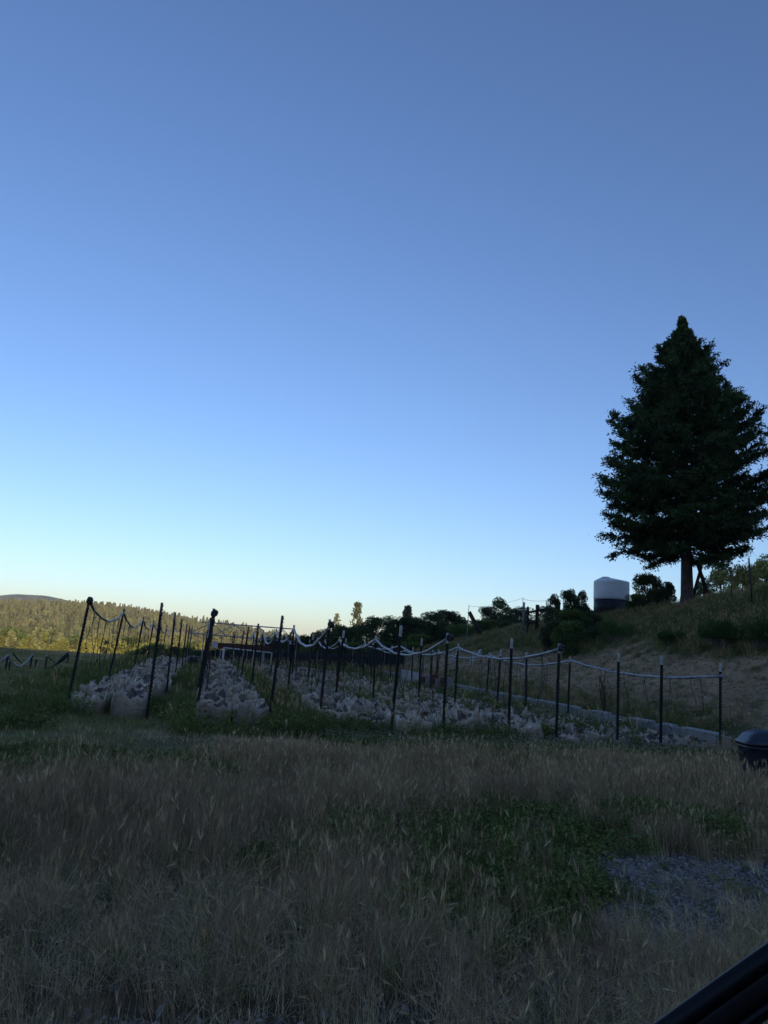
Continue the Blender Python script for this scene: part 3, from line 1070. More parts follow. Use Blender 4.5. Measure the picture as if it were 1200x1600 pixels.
TUBES = [(0, 'black irrigation hose sagging along the left side of the first bed', 'tubedark', .024, .34),
         (2, 'heavy black hose bundle along the left side of the second bed', 'tubedark', .034, .45),
         (4, 'pale irrigation hose sagging along the left side of the third bed', 'tube', .029, .40),
         (6, 'pale irrigation hose sagging along the left side of the fourth bed', 'tube', .026, .30),
         (8, 'pale irrigation hose sagging along the left side of the fifth bed', 'tube', .026, .26),
         (11, 'pale irrigation hose along the right side of the sixth bed by the wall', 'tube', .027, .20)]
TOPOFF = {0: .09, 2: .10, 4: .12, 6: .09, 8: .09, 11: .25}
for li, lab, mt, rad, drop in TUBES:
    rng = random.Random(li + 50)
    root_p = POST[(li, 0)][0]
    t = empty('irrigation_hose', root_p, lab, 'hose', 'hoses slung from post to post over the beds')
    path = []
    for k in range(len(RATIO) - 1):
        (b0, t0), (b1, t1) = POST[(li, k)], POST[(li, k + 1)]
        to = TOPOFF[li] if k == 0 else .10
        a = t0 + (b0 - t0).normalized() * to
        b = t1 + (b1 - t1).normalized() * .10
        seg = sag(a, b, drop * rng.uniform(.65, 1.25), 14, .012, rng)
        path += seg if k == 0 else seg[1:]
    mb = MB()
    off = Vector((0, -.045, 0))
    mb.tube([p + off - root_p for p in path], rad, 8)
    hose = mb.build('hose_run', M[mt], t, True)
    # second thinner line wound round the first one
    mb = MB()
    w = []
    for i, p in enumerate(path):
        w.append(p + off - root_p + Vector((.03 * sin(i * 1.3), .02, .035 * cos(i * 1.3))))
    mb.tube(w, .007, 5)
    mb.build('wire', M['tube' if mt == 'tubedark' else 'drip'], t, True)
    if li != 11:
        mb = MB()
        c0 = path[0] + off - root_p
        ang = [c0 + Vector((.055 * cos(a_ * .9) * sin(a_ * .31 + li) + .02, .035 * sin(a_ * 1.7), .05 * sin(a_ * .9 + .4 * sin(a_ * .37)) + .01)) for a_ in range(44)]
        mb.tube(ang, .024, 7)
        mb.build('hose_coil', M['tubedark'], t, True)
    # thin drip lines
    base_m = []
    for v_ in range(6):
        mb = MB()
        ln = 1.0
        pts = [Vector((.05 * sin(u * 5 + v_) * (u), .04 * sin(u * 4 + 2 * v_), -u * ln)) for u in np.linspace(0, 1, 9)]
        if v_ % 3 == 1:
            pts += [pts[-1] + Vector((.05 * cos(a_), .02, -.03 + .05 * sin(a_))) for a_ in (0.3, 1.4, 2.6, 3.9, 5.0)]
        mb.tube(pts, .0065, 4, False)
        base_m.append(mb.mesh('drip_line', M['drip']))
    cnt = 0
    for i, p in enumerate(path):
        if i % 2 or i == 0 or i % 14 == 0:
            continue
        for rep in range(2 if i < 30 else 1):
            if cnt >= 90 or rng.random() < .15:
                continue
            d = link('drip_line', base_m[rng.randrange(6)], t)
            q = p + off - root_p + U * rng.uniform(-.2, .2) - Vector((0, 0, .01))
            d.location = q
            hh = p.z - gz(p.x, p.y)
            d.scale = (1, 1, hh * rng.uniform(.35, .85))
            d.rotation_euler = (rng.uniform(-.08, .08), rng.uniform(-.08, .08), rng.uniform(0, 6.28))
            cnt += 1


# ------------------------------------------------------------------ grow bags
def bag_mesh(seed, crushed=0.0, flop=0.0):
    """open square fabric bag .6 x .6 x .4 with folded rim; returns fabric and soil meshes"""
    rng = np.random.default_rng(seed)
    n = 48
    ang = np.linspace(0, 2 * pi, n, endpoint=False)
    ph = rng.uniform(0, 6, 8)

    def soft(k=5):
        v = rng.normal(size=n)
        w = np.hanning(k + 2)[1:-1]
        v = np.convolve(np.concatenate([v[-k:], v, v[:k]]), w / w.sum(), 'same')[k:-k]
        return v * 1.5

    def sq(a, p=9.0):
        c, s = np.abs(np.cos(a)), np.abs(np.sin(a))
        return 1 / (c ** p + s ** p) ** (1 / p)
    hmul = 1 - .45 * crushed
    rim = 0.40 * hmul + .035 * np.sin(2 * ang + ph[0]) + .03 * np.sin(3 * ang + ph[1]) + .02 * np.sin(7 * ang + ph[2]) + .018 * soft(1)
    for _ in range(2 + int(3 * crushed)):            # corners that flop up or down
        c = rng.uniform(0, 2 * pi)
        dd = np.abs((ang - c + pi) % (2 * pi) - pi)
        rim += rng.uniform(-.16, .13) * (.55 + crushed) * np.exp(-(dd / .22) ** 2)
    rim = np.clip(rim, .10, .58)
    loops = []
    fr = [0, .12, .3, .5, .7, .88, 1.0]
    for f in fr:
        bulge = .290 + .012 * sin(pi * f) + .006 * np.sin(5 * ang + ph[3] + 3 * f) + .005 * np.sin(13 * ang + ph[4] + 5 * f)
        bulge = bulge + crushed * .05 * np.sin(3 * ang + ph[5] + 2 * f) + crushed * .035 * soft(3) * f
        r = bulge * sq(ang)
        loops.append(np.stack([r * np.cos(ang), r * np.sin(ang), rim * f - .03 * (f == 0)], 1))
    no = len(loops)
    # thin folded rim, then the lining drops to the soil; some stretches flop inwards
    soil_z = .27 * hmul
    flop_in = np.zeros(n)
    for _ in range(3 + int(2 * crushed)):
        c = rng.uniform(0, 2 * pi)
        dd = np.abs((ang - c + pi) % (2 * pi) - pi)
        flop_in = np.maximum(flop_in, rng.uniform(.5, 1.1) * np.exp(-(dd / rng.uniform(.35, .7)) ** 2))
    for q, (rf, zf, wr) in enumerate(((.97, 1.0, .004), (.94, .93, .012), (.90, .70, .02), (.86, .35, .02), (.82, .0, .01), (.66, -.12, .02), (.4, -.10, .015))):
        w = wr * (1 + 1.6 * crushed)
        fold = w * np.abs(np.sin(ang * (5 + q % 3) + ph[(q + 2) % 8])) + w * .45 * soft(1) + w * .3 * soft(3)
        pull = flop_in * (.16 * min(q, 4) / 4)
        r = (.285 * rf * sq(ang, 5.0) - pull) * (1 + .03 * np.sin(3 * ang + ph[6]))
        z = soil_z + (rim - soil_z) * np.maximum(zf, 0) + fold + flop_in * .10 * (1 if 1 < q < 5 else 0) + (zf < 0) * (zf * .25)
        loops.append(np.stack([r * np.cos(ang), r * np.sin(ang), z], 1))
    V = np.concatenate(loops)
    V[:, 2] = np.maximum(V[:, 2], -.03)
    Fs = []
    for i in range(len(loops) - 1):
        k = np.arange(n)
        k2 = (k + 1) % n
        Fs.append(np.stack([i * n + k, i * n + k2, (i + 1) * n + k2, (i + 1) * n + k], 1))
    Fs = np.concatenate(Fs)
    # inner rings beyond the third are darker lining
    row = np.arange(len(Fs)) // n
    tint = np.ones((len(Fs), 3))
    wall_tone = np.array([.50, .58, .66, .78, .95, 1.2])  # bag walls darker and browner towards the bottom, lighter near the rim
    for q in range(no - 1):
        tint[row == q] = wall_tone[q] * np.array([1, .96, .92]) ** (1 if q < 4 else 0)
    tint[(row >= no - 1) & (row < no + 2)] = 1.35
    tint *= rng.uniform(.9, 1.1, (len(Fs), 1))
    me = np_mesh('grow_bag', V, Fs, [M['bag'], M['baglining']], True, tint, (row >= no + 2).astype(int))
    # soil
    k = np.arange(n)
    rings = []
    for rf in (.84, .6, .35, .02):
        r = .27 * rf * sq(ang, 4)
        rings.append(np.stack([r * np.cos(ang), r * np.sin(ang), soil_z + .012 + .012 * rng.normal(size=n) + .03 * (1 - rf)], 1))
    V2 = np.concatenate(rings)
    Fs2 = np.concatenate([np.stack([i * n + k, i * n + (k + 1) % n, (i + 1) * n + (k + 1) % n, (i + 1) * n + k], 1) for i in range(3)])
    return me, np_mesh('soil', V2, Fs2, M['soil'], True)


def scrap_mesh(seed):
    """torn flap of bag fabric standing off the top"""
    rng = np.random.default_rng(seed)
    nu, nv = 7, 5
    V = []
    w, h = rng.uniform(.18, .32), rng.uniform(.14, .26)
    tw = rng.uniform(-1.2, 1.2)
    for j in range(nv):
        for i in range(nu):
            u, v = i / (nu - 1) - .5, j / (nv - 1)
            x = u * w * (1 - .65 * v ** 1.5)
            y = .10 * v * v * rng.choice([1, 1.3]) + .035 * sin(u * 9 + seed) + .02 * rng.normal()
            z = h * v * (1 - .35 * v) + .02 * rng.normal()
            a = tw * v
            V.append((x * cos(a) - y * sin(a), x * sin(a) + y * cos(a), z))
    V = np.array(V)
    idx = np.arange(nu * nv).reshape(nv, nu)
    Fc = np.stack([idx[:-1, :-1].ravel(), idx[:-1, 1:].ravel(), idx[1:, 1:].ravel(), idx[1:, :-1].ravel()], 1)
    return np_mesh('torn_flap', V, Fc, M['bag'], True, np.full((len(Fc), 3), 1.35))


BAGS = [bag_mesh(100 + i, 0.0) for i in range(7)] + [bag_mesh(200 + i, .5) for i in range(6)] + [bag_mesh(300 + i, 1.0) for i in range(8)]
SCR = [scrap_mesh(400 + i) for i in range(8)]
PITCH_B = .66
NB = 20
rest = []
bag_xy = []
for bed in range(6):
    L_, R_ = FRONT[bed * 2], FRONT[bed * 2 + 1]
    wdir = (R_ - L_)
    width = wdir.length
    for col in range(3 if bed in (2, 3, 4) else 2):
        f = (.26, .76, 1.27)[col]
        start = L_ + wdir * f + U * .32
        n_tot = 44 if bed < 5 else 40
        sidew = ('left column of the', 'right column of the', 'gap right of the')[col]
        for k in range(n_tot):
            p = start + U * (k * PITCH_B + random.uniform(-.05, .05)) + NR * random.uniform(-.045, .045)
            p.z = gz(p.x, p.y) - .01
            crush = [0, 0, .3, .5, .8, 1.0][bed] + random.uniform(-.25, .25) + (.35 if k > 6 else 0)
            if crush < .35:
                v = random.randrange(0, 7)
            elif crush < .8:
                v = random.randrange(7, 13)
            else:
                v = random.randrange(13, 21)
            rz = random.choice([0, pi / 2, pi, -pi / 2]) + atan2(U.y, U.x) + random.uniform(-.16, .16) * (1 + 2 * max(crush, 0))
            sx = min(width / 1.30, 1.08) * random.uniform(.93, 1.06)
            sc_ = (sx, sx, random.uniform(.85, 1.12) * (1 - .25 * max(0, min(1, crush - .3))) * (.72 if bed == 5 else (.85 if bed == 4 else 1)))
            rx, ry = random.uniform(-.05, .05) * (1 + 2 * max(crush, 0)), random.uniform(-.05, .05) * (1 + 2 * max(crush, 0))
            if col == 2:
                crush += .3
                if random.random() < .22 and k not in (0, 1):
                    continue
            bag_xy.append((p.x, p.y, crush))
            if k < NB:
                lab = '%s grow bag, %s from the front in the %s %s bed' % (
                    'square white' if crush < .35 else ('sagging white' if crush < .8 else 'crumpled white'), ORD[k], sidew, BEDN[bed])
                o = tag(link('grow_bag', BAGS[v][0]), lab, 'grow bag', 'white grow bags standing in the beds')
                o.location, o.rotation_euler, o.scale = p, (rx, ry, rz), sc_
                s_ = link('soil', BAGS[v][1], o)
                if random.random() < .25 + .6 * max(crush, 0):
                    for _ in range(1 if crush < .6 else 2):
                        fl = link('torn_flap', random.choice(SCR), o)
                        a_ = random.uniform(0, 6.28)
                        fl.location = (.2 * cos(a_), .2 * sin(a_), .27)
                        fl.rotation_euler = (random.uniform(-.4, .4), random.uniform(-.4, .4), random.uniform(0, 6.28))
            else:
                rest.append((tuple(p), (rx, ry, rz), sc_, v))
        if bed == 5 and col == 1:
            pass
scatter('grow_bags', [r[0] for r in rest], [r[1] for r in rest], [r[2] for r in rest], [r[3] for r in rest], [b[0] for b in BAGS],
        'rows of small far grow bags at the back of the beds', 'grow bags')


# ------------------------------------------------------------------ block wall along the slope
def block_wall():
    a0 = W0.copy()
    rz = atan2(U.y, U.x)
    t = empty('block_wall', (a0.x, a0.y, 0), 'low grey concrete block wall at the foot of the slope', 'wall', None, rz)
    rng = random.Random(4)
    mb = MB()
    n = 78
    for row in range(2):
        z0 = -.06 + row * .19
        for k in range(-1, n):
            x = k * .405 + (.2 if row else 0) + .2
            if row == 1 and k == -1:
                continue
            yy = rng.uniform(-.006, .006)
            mb.box((x, yy, z0 + .093), (.397, .19, .184))
    mb.build('block_course', M['block'], t)
    for k in range(0, n - 1):
        x = k * .405 + .2
        if k in (0, 4, 9, 14, 15, 23, 31, 32, 44) or rng.random() < .12:
            continue
        c = MB()
        c.box((0, 0, .022), (.392, .20, .042))
        o = c.build('cap_block', M['cap'], t)
        o.location = (x + rng.uniform(-.02, .02), rng.uniform(-.015, .015), .318 + .002)
        o.rotation_euler = (rng.uniform(-.02, .02), rng.uniform(-.02, .02), rng.uniform(-.04, .04))


block_wall()


# ------------------------------------------------------------------ dark tote at the right edge
def tote():
    c = at(1208, 1174, gz(*at(1208, 1174).xy))
    d = c.y
    t = empty('storage_tote', (c.x, c.y, gz(c.x, c.y) - .02), 'dark navy plastic tote with domed lid at the right edge in grass', 'tote', None, -.05)
    wx, wy = .86, .55
    h = max(.30, (atd(1185, 1139, c.y).z - t.location.z) / 1.17)
    print('tote', h, c)
    me = bmesh.new()

    def rings(mb, prof, p=6.0, n=40):
        vs, fs = [], []
        for (rx, ry, z) in prof:
            for k in range(n):
                a = 2 * pi * k / n
                q = 1 / (abs(cos(a)) ** p + abs(sin(a)) ** p) ** (1 / p)
                vs.append((rx * q * cos(a), ry * q * sin(a), z))
        for i in range(len(prof) - 1):
            for k in range(n):
                k2 = (k + 1) % n
                fs.append((i * n + k, i * n + k2, (i + 1) * n + k2, (i + 1) * n + k))
        fs.append(tuple(range(n))[::-1])
        fs.append(tuple((len(prof) - 1) * n + k for k in range(n)))
        mb.add(vs, fs)
    mb = MB()
    rings(mb, [(wx * .42, wy * .42, 0), (wx * .46, wy * .46, h * .5), (wx * .475, wy * .475, h * .80), (wx * .50, wy * .50, h * .82), (wx * .50, wy * .50, h * .86)])
    mb.build('tub', M['navy'], t, True)
    mb = MB()
    rings(mb, [(wx * .515, wy * .515, h * .865), (wx * .52, wy * .52, h * .93), (wx * .47, wy * .47, h * .96), (wx * .42, wy * .42, h * 1.06), (wx * .30, wy * .30, h * 1.14),
               (wx * .12, wy * .12, h * 1.17)])
    mb.build('lid', M['navy'], t, True)
    for k, sx in enumerate((-1, 1)):
        mb = MB()
        mb.box((sx * wx * .50, 0, h * .72), (.03, .16, .03))
        mb.build('handle', M['navy'], t)
    # pale letters on the front: the ones that show are A and E
    mb = MB()
    y = -wy * .468 - .004

    def stroke(x0, z0, x1, z1):
        mb.bar((x0, y, z0), (x1, y, z1), .012, .006)
    ox, oz = -.02, .19
    stroke(ox - .045, oz, ox - .02, oz + .07)
    stroke(ox - .02, oz + .07, ox + .005, oz)
    stroke(ox - .034, oz + .025, ox - .006, oz + .025)
    ox = .07
    stroke(ox, oz, ox, oz + .07)
    for zz in (0.003, .035, .067):
        stroke(ox, oz + zz, ox + .045, oz + zz)
    mb.build('lettering', M['letter'], t)


tote()


# ------------------------------------------------------------------ car edge the photograph was taken from
def car_edge():
    # a bar crossing the lower right corner: upper edge (1030,1600)-(1200,1478), about 75 px deep
    D_ = 0.62

    def P(px, py, d=D_):
        r_ = ray(px, py)
        return EYE + r_ * d
    a, b = P(760, 1797), P(1420, 1323)
    mid_off = P(1110, 1478) - P(1110, 1500)
    t = empty('car', (a.x, a.y, 0), 'dark curved door edge of the car in the bottom right corner', 'car')
    t_o = t.location
    ax = (b - a).normalized()
    view = (a + b) / 2 - EYE
    view.normalize()
    up = ax.cross(view)
    if up.z < 0:
        up = -up
    up.normalize()

    def beam(prof, bow, name, m, n=24):
        mb = MB()
        vs, fs = [], []
        k = len(prof)
        for i in range(n + 1):
            u = i / n
            c = a.lerp(b, u) + up * (bow * 4 * u * (1 - u))
            for (pu, pv) in prof:
                vs.append(c + up * pu + view * pv - t_o)
        for i in range(n):
            for j in range(k):
                j2 = (j + 1) % k
                fs.append((i * k + j, (i + 1) * k + j, (i + 1) * k + j2, i * k + j2))
        fs.append(tuple(range(k)))
        fs.append(tuple(n * k + j for j in range(k))[::-1])
        mb.add(vs, fs)
        return mb.build(name, m, t, True)
    s = D_ / F * 1.0
    body = [(-30 * s, .0), (-4 * s, .002), (-1.2 * s, .004), (0, .010), (-1.5 * s, .018), (-10 * s, .03), (-36 * s, .04), (-34 * s, .02)]
    beam(body, 8 * s, 'window_frame', M['car'])
    seal = [(-32 * s, -.008), (-38 * s, -.014), (-52 * s, -.014), (-58 * s, -.006), (-58 * s, .02), (-34 * s, .022)]
    beam(seal, 8 * s, 'weather_seal', M['rubber'])
    sill = [(-58 * s, -.004), (-62 * s, -.012), (-72 * s, -.010), (-78 * s, .0), (-78 * s, .03), (-58 * s, .03)]
    beam(sill, 8 * s, 'trim_strip', M['car'])


car_edge()


# ------------------------------------------------------------------ things behind the beds
def gpt(px, py_top, depth):
    p = atd(px, py_top, depth)
    return p


def truss_frame():
    g0 = atd(372, 1043, 45)
    t = empty('steel_frame', (g0.x, g0.y, gz(g0.x, g0.y)), 'open grey steel truss frame standing behind the second and third beds', 'frame')
    o = t.location
    dF, dR, dB = 45.0, 47.0, 49.0
    e0, e1 = atd(295, 989, dF), atd(452, 1002, dF)
    r0, r1 = atd(315, 972, dR), atd(459, 983, dR)
    b0, b1 = e0 + Vector((0, dB - dF, 0)), e1 + Vector((0, dB - dF, 0))
    mb = MB()
    mb.tube([r0 - o, r1 - o], .035, 8)
    mb.build('ridge_rail', M['steel'], t)
    for (p, q, nm) in ((e0, e1, 'eave_rail'), (b0, b1, 'eave_rail')):
        mb = MB()
        mb.tube([p - o, q - o], .035, 8)
        mb.build(nm, M['steel'], t)
    n = 4
    for i in range(n):
        u = i / n
        for (p0, p1) in ((e0, e1), (b0, b1)):
            mb = MB()
            mb.tube([p0.lerp(p1, u) - o, r0.lerp(r1, u + .12) - o, p0.lerp(p1, u + .24) - o], .026, 6)
            mb.build('brace', M['steel'], t)
    for u in (0.0, 0.33, .66, 1.0):
        for (p0, p1) in ((e0, e1), (b0, b1)):
            q = p0.lerp(p1, u)
            mb = MB()
            mb.tube([q - o, Vector((q.x, q.y, gz(q.x, q.y) - .2)) - o], .035, 8)
            mb.build('leg', M['steel'], t)
    # end post standing proud of the ridge
    q = atd(459, 979, dR)
    mb = MB()
    mb.tube([q - o, Vector((q.x, q.y, gz(q.x, q.y) - .2)) - o], .035, 8)
    mb.build('leg', M['steel'], t)
    # brown board hung under the front rail
    c0, c1 = atd(341, 1003.5, dF - .12), atd(426, 1010, dF - .12)
    c2 = atd(341, 1013, dF - .12)
    hh = c0.z - c2.z
    mb = MB()
    rotz = Matrix.Rotation(atan2(c1.y - c0.y, c1.x - c0.x), 3, 'Z')
    mb.box((c0 + c1) / 2 - o - Vector((0, 0, hh / 2)), ((c1 - c0).length, .05, hh), rotz)
    mb.build('fascia_board', M['brown'], t)
    mb = MB()
    c = atd(336, 1007, dF - .3)
    mb.box(c - o, (.28, .18, .36))
    mb.box(c - o + Vector((0, -.1, 0)), (.2, .03, .28))
    mb.build('junction_box', M['paletarp'], t)


truss_frame()


def pvc_frame():
    d = 42.5
    a, b = atd(350, 1012, d), atd(425, 1020, d)
    t = empty('pvc_frame', (a.x, a.y, 0), 'white plastic pipe frame below the brown board with hanging loops', 'frame')
    o = t.location
    mb = MB()
    mb.tube([a - o, b - o], .035, 8)
    mb.build('top_rail', M['pvc'], t, True)
    for p, w_ in ((a, .10), (b, .05)):
        mb = MB()
        q = Vector((p.x, p.y, gz(p.x, p.y) - .1))
        mb.bar(p - o, q - o, w_, w_)
        mb.build('leg', M['pvc'], t)
    for u0, u1, dp in ((.20, .42, 1.0), (.62, .66, .9), (.80, .84, .9)):
        p0, p1 = a.lerp(b, u0), a.lerp(b, u1)
        pts = []
        for i in range(17):
            u = i / 16
            p = p0.lerp(p1, u)
            p.z -= dp * (1 - abs(2 * u - 1) ** 2.6)
            pts.append(p - o)
        mb = MB()
        mb.tube(pts, .02, 6)
        mb.build('hose_loop', M['tube'], t, True)


pvc_frame()

# short pale rail on two legs further right behind the beds
p0, p1 = atd(464, 1043, 40), atd(498, 1046, 40)
t = empty('low_rail', (p0.x, p0.y, gz(p0.x, p0.y)), 'thin white horizontal pipe on two legs behind the third bed', 'rail')
mb = MB()
mb.tube([p0 - t.location, p1 - t.location], .022, 6)
mb.build('pipe', M['pvc'], t)
for p in (p0, p1):
    mb = MB()
    mb.tube([p - t.location, Vector((p.x, p.y, gz(p.x, p.y) - .1)) - t.location], .02, 6)
    mb.build('leg', M['steel'], t)


def tarp_heap():
    c = at(283, 1040)
    rng = np.random.default_rng(8)
    n, m = 18, 12
    V = []
    for j in range(m):
        for i in range(n):
            u, v = i / (n - 1) * 2 - 1, j / (m - 1) * 2 - 1
            z = .34 * max(0, 1 - (abs(u) ** 3 + abs(v) ** 3)) ** .6 + .03 * rng.normal()
            V.append((u * .55, v * .4, z))
    idx = np.arange(n * m).reshape(m, n)
    Fc = np.stack([idx[:-1, :-1].ravel(), idx[:-1, 1:].ravel(), idx[1:, 1:].ravel(), idx[1:, :-1].ravel()], 1)
    o = link('tarp', np_mesh('tarp', np.array(V), Fc, M['tarp']))
    o.location = (c.x, c.y, gz(c.x, c.y))
    tag(o, 'crumpled blue tarp at the far end of the first bed', 'tarp')


tarp_heap()


def barrel(px, py, label, wpx=18):
    c = at(px, py)
    R = wpx / F * c.y / 2
    t = empty('barrel', (c.x, c.y, gz(c.x, c.y)), label, 'barrel')
    mb = MB()
    mb.lathe([(R * .86, 0), (R * .9, .08), (R, .3), (R * .99, .45), (R * 1.04, .47), (R * 1.04, .52)], 28)
    mb.build('drum', M['navy'], t, True)
    mb = MB()
    mb.lathe([(R * 1.02, .521), (R * 1.0, .56), (R * .6, .59), (R * .1, .6)], 28)
    mb.build('lid', M['blackp'], t, True)


barrel(302, 1043, 'squat dark blue barrel at the far end of the aisle', 20)


def shade_fence(pts, zt, label, sagz=.12):
    """dark cloth hung between stakes"""
    a = pts[0]
    t = empty('shade_cloth_fence', (a.x, a.y, gz(a.x, a.y)), label, 'fence')
    o = t.location
    mb = MB()
    n = 14
    rng = random.Random(len(pts))
    for i in range(len(pts) - 1):
        p, q = pts[i], pts[i + 1]
        rows = 6
        V = []
        for r in range(rows + 1):
            for k in range(n + 1):
                u = k / n
                x = p.lerp(q, u)
                g = gz(x.x, x.y)
                top = g + zt[i] * (1 - u) + zt[i + 1] * u - sagz * 4 * u * (1 - u)
                z = g - .05 + (top - g + .05) * r / rows
                V.append(Vector((x.x, x.y + .05 * sin(k * 1.7 + r) + rng.uniform(-.02, .02), z)) - o)
        Fc = [(r * (n + 1) + k, r * (n + 1) + k + 1, (r + 1) * (n + 1) + k + 1, (r + 1) * (n + 1) + k) for r in range(rows) for k in range(n)]
        mb.add(V, Fc)
    cl = mb.build('cloth', M['shade'], t, True)
    sol = cl.modifiers.new('thick', 'SOLIDIFY')
    sol.thickness = .01
    for p, z in zip(pts, zt):
        mb = MB()
        g = gz(p.x, p.y)
        mb.bar(Vector((p.x, p.y - .08, g - .1)) - o, Vector((p.x, p.y - .08, g + z + .1)) - o, .05)
        mb.build('stake', M['greywood'], t)


def on_ground(px, depth):
    p = atd(px, 1040, depth)
    return Vector((p.x, p.y, gz(p.x, p.y)))


shade_fence([on_ground(px, 50.5) for px in (335, 385, 440, 495, 550, 600, 632)], [.95, 1.0, 1.1, 1.15, 1.25, 1.35, 1.3],
            'black shade cloth fence along the back end of the beds')


def corrugated():
    a, b = on_ground(626, 36), on_ground(697, 35)
    zt0 = atd(626, 1045, 36).z - a.z
    zt1 = atd(697, 1050, 35).z - b.z
    t = empty('panel_fence', a, 'weathered pale corrugated panel fence at the far end of the block wall', 'fence')
    mb = MB()
    n = 70
    V = []
    d = (b - a)
    for k in range(n + 1):
        u = k / n
        p = d * u
        off = .025 * sin(k * 1.57)
        zt = zt0 + (zt1 - zt0) * u
        V += [(p.x, p.y + off, -.1), (p.x, p.y + off, zt), (p.x, p.y + off + .012, zt), (p.x, p.y + off + .012, -.1)]
    Fc = []
    for k in range(n):
        i, j = 4 * k, 4 * (k + 1)
        Fc += [(i, j, j + 1, i + 1), (i + 1, j + 1, j + 2, i + 2), (i + 2, j + 2, j + 3, i + 3)]
    mb.add(V, Fc)
    mb.build('panel', M['corr'], t, True)
    for u in (0, .5, 1):
        p = d * u
        mb = MB()
        mb.bar(p + Vector((0, -.07, -.1)), p + Vector((0, -.07, zt0 + .12)), .07)
        mb.build('stake', M['greywood'], t)


corrugated()
# tilted boards in front of the panel
a, b = on_ground(664, 33), on_ground(702, 31)
t = empty('board_stack', a, 'low reddish grey boards leaning below the pale panel', 'boards')
for k in range(6):
    mb = MB()
    p = (b - a) * (k / 5)
    mb.bar(p + Vector((0, .05 * (k % 2), -.05)), p + Vector((.05, .25, .55 + .06 * (k % 3))), .32, .03)
    mb.build('board', M['greywood'] if k % 2 else M['brown'], t)


# pale sheet scraps on the slope foot
for k, (px0, py0, px1, py1, d, lb) in enumerate([(704, 1033, 718, 1016, 37, 'pale torn plastic sheet leaning behind the fourth bed'),
                                                 (734, 1032, 752, 1018, 38, 'pale plastic sheet strip lying up the slope')]):
    a, b = atd(px0, py0, d), atd(px1, py1, d + .8)
    ga, gb = gz(a.x, a.y), gz(b.x, b.y)
    a.z, b.z = max(a.z, ga - .02), max(b.z, gb + .02)
    V = []
    rng = np.random.default_rng(60 + k)
    for j in range(6):
        for i in range(9):
            p = a.lerp(b, i / 8)
            V.append((p.x + .05 * rng.normal() * .4, p.y + .03 * rng.normal(), p.z + (j / 5 - .5) * .30 * (.6 + .4 * sin(i)) + .02 * rng.normal()))
    idx = np.arange(54).reshape(6, 9)
    Fc = np.stack([idx[:-1, :-1].ravel(), idx[:-1, 1:].ravel(), idx[1:, 1:].ravel(), idx[1:, :-1].ravel()], 1)
    o = link('plastic_sheet', np_mesh('plastic_sheet', np.array(V), Fc, M['paletarp']))
    so = o.modifiers.new('thick', 'SOLIDIFY')
    so.thickness = .006
    tag(o, lb, 'sheet')


# ------------------------------------------------------------------ timber on the slope
def pole(name, pb, pt, w, m, label, cat='post', depth=None, group=None):
    """square or round timber whose foot and head show at these pixels"""
    dist = min(hit(*pb).y, 60.0)
    a, b = atd(pb[0], pb[1], dist), atd(pt[0], pt[1], dist)
    g = gz(a.x, a.y)
    a.z = min(a.z, g - .1)
    mb = MB()
    mb.tube([Vector((0, 0, 0)), (b - a) * .5, b - a], [w / 2, w / 2 * .97, w / 2 * .9], 10)
    o = mb.build(name, m, None, True)
    o.location = a
    return tag(o, label, cat, group)


def rail_structure():
    d = hit(835, 990).y
    c = atd(840, 992, d)
    t = empty('timber_gate', (c.x, c.y, gz(c.x, c.y)), 'dark timber corral gate of thick posts and rails on the slope', 'gate')
    o = t.location

    def P(px, py, dd=0):
        return atd(px, py, d + dd)

    def member(nm, a, b, w, m, ground=False):
        a, b = a.copy(), b.copy()
        if ground:
            a.z = gz(a.x, a.y) - .1
        mb = MB()
        mb.bar(a - o, b - o, w, w * .9)
        mb.build(nm, m, t)
    member('post', P(824, 992), P(825, 948), .13, M['timber'], True)
    member('post', P(838, 992, .3), P(840, 945, .3), .20, M['timber'], True)
    member('post', P(873, 990, .6), P(873, 941, .6), .17, M['timber'], True)
    member('rail', P(822, 957.5, -.12), P(873, 949, .45), .13, M['timber'])
    member('rail', P(824, 974.5, -.12), P(838, 972, .1), .09, M['timber'])
    member('rail', P(842, 985, .1), P(873, 978, .5), .09, M['timber'])


rail_structure()
pole('gate_post', (818, 992), (819, 941), .12, M['greywood'], 'weathered grey timber post left of the dark gate', 'post', 31.6)
pole('wire_stake', (817, 992), (817, 934), .035, M['steel'], 'thin tall rod beside the weathered grey post', 'stake', 32.4)
pole('wire_stake', (881, 985), (880, 929), .05, M['greywood'], 'thin stake rising from the bush right of the gate', 'stake', 33)
pole('wire_stake', (728, 1010), (733, 945), .045, M['steel'], 'tall thin metal stake beside the leaning plank', 'stake', 46)
pole('leaning_plank', (754, 994), (733, 956), .30, M['timber'], 'thick dark plank leaning against the tall stake', 'plank', 45.5)
pole('tall_stake', (1176, 950), (1170, 872), .055, M['post'], 'tall leaning dark stake right of the crossed poles', 'stake', 29)
pole('tall_stake', (1144, 946), (1142, 888), .035, M['post'], 'thin dark stake second from the right on the ridge', 'stake', 33)
pole('tall_stake', (1121, 930), (1119, 888), .035, M['post'], 'thin dark stake nearest the crossed poles', 'stake', 36)
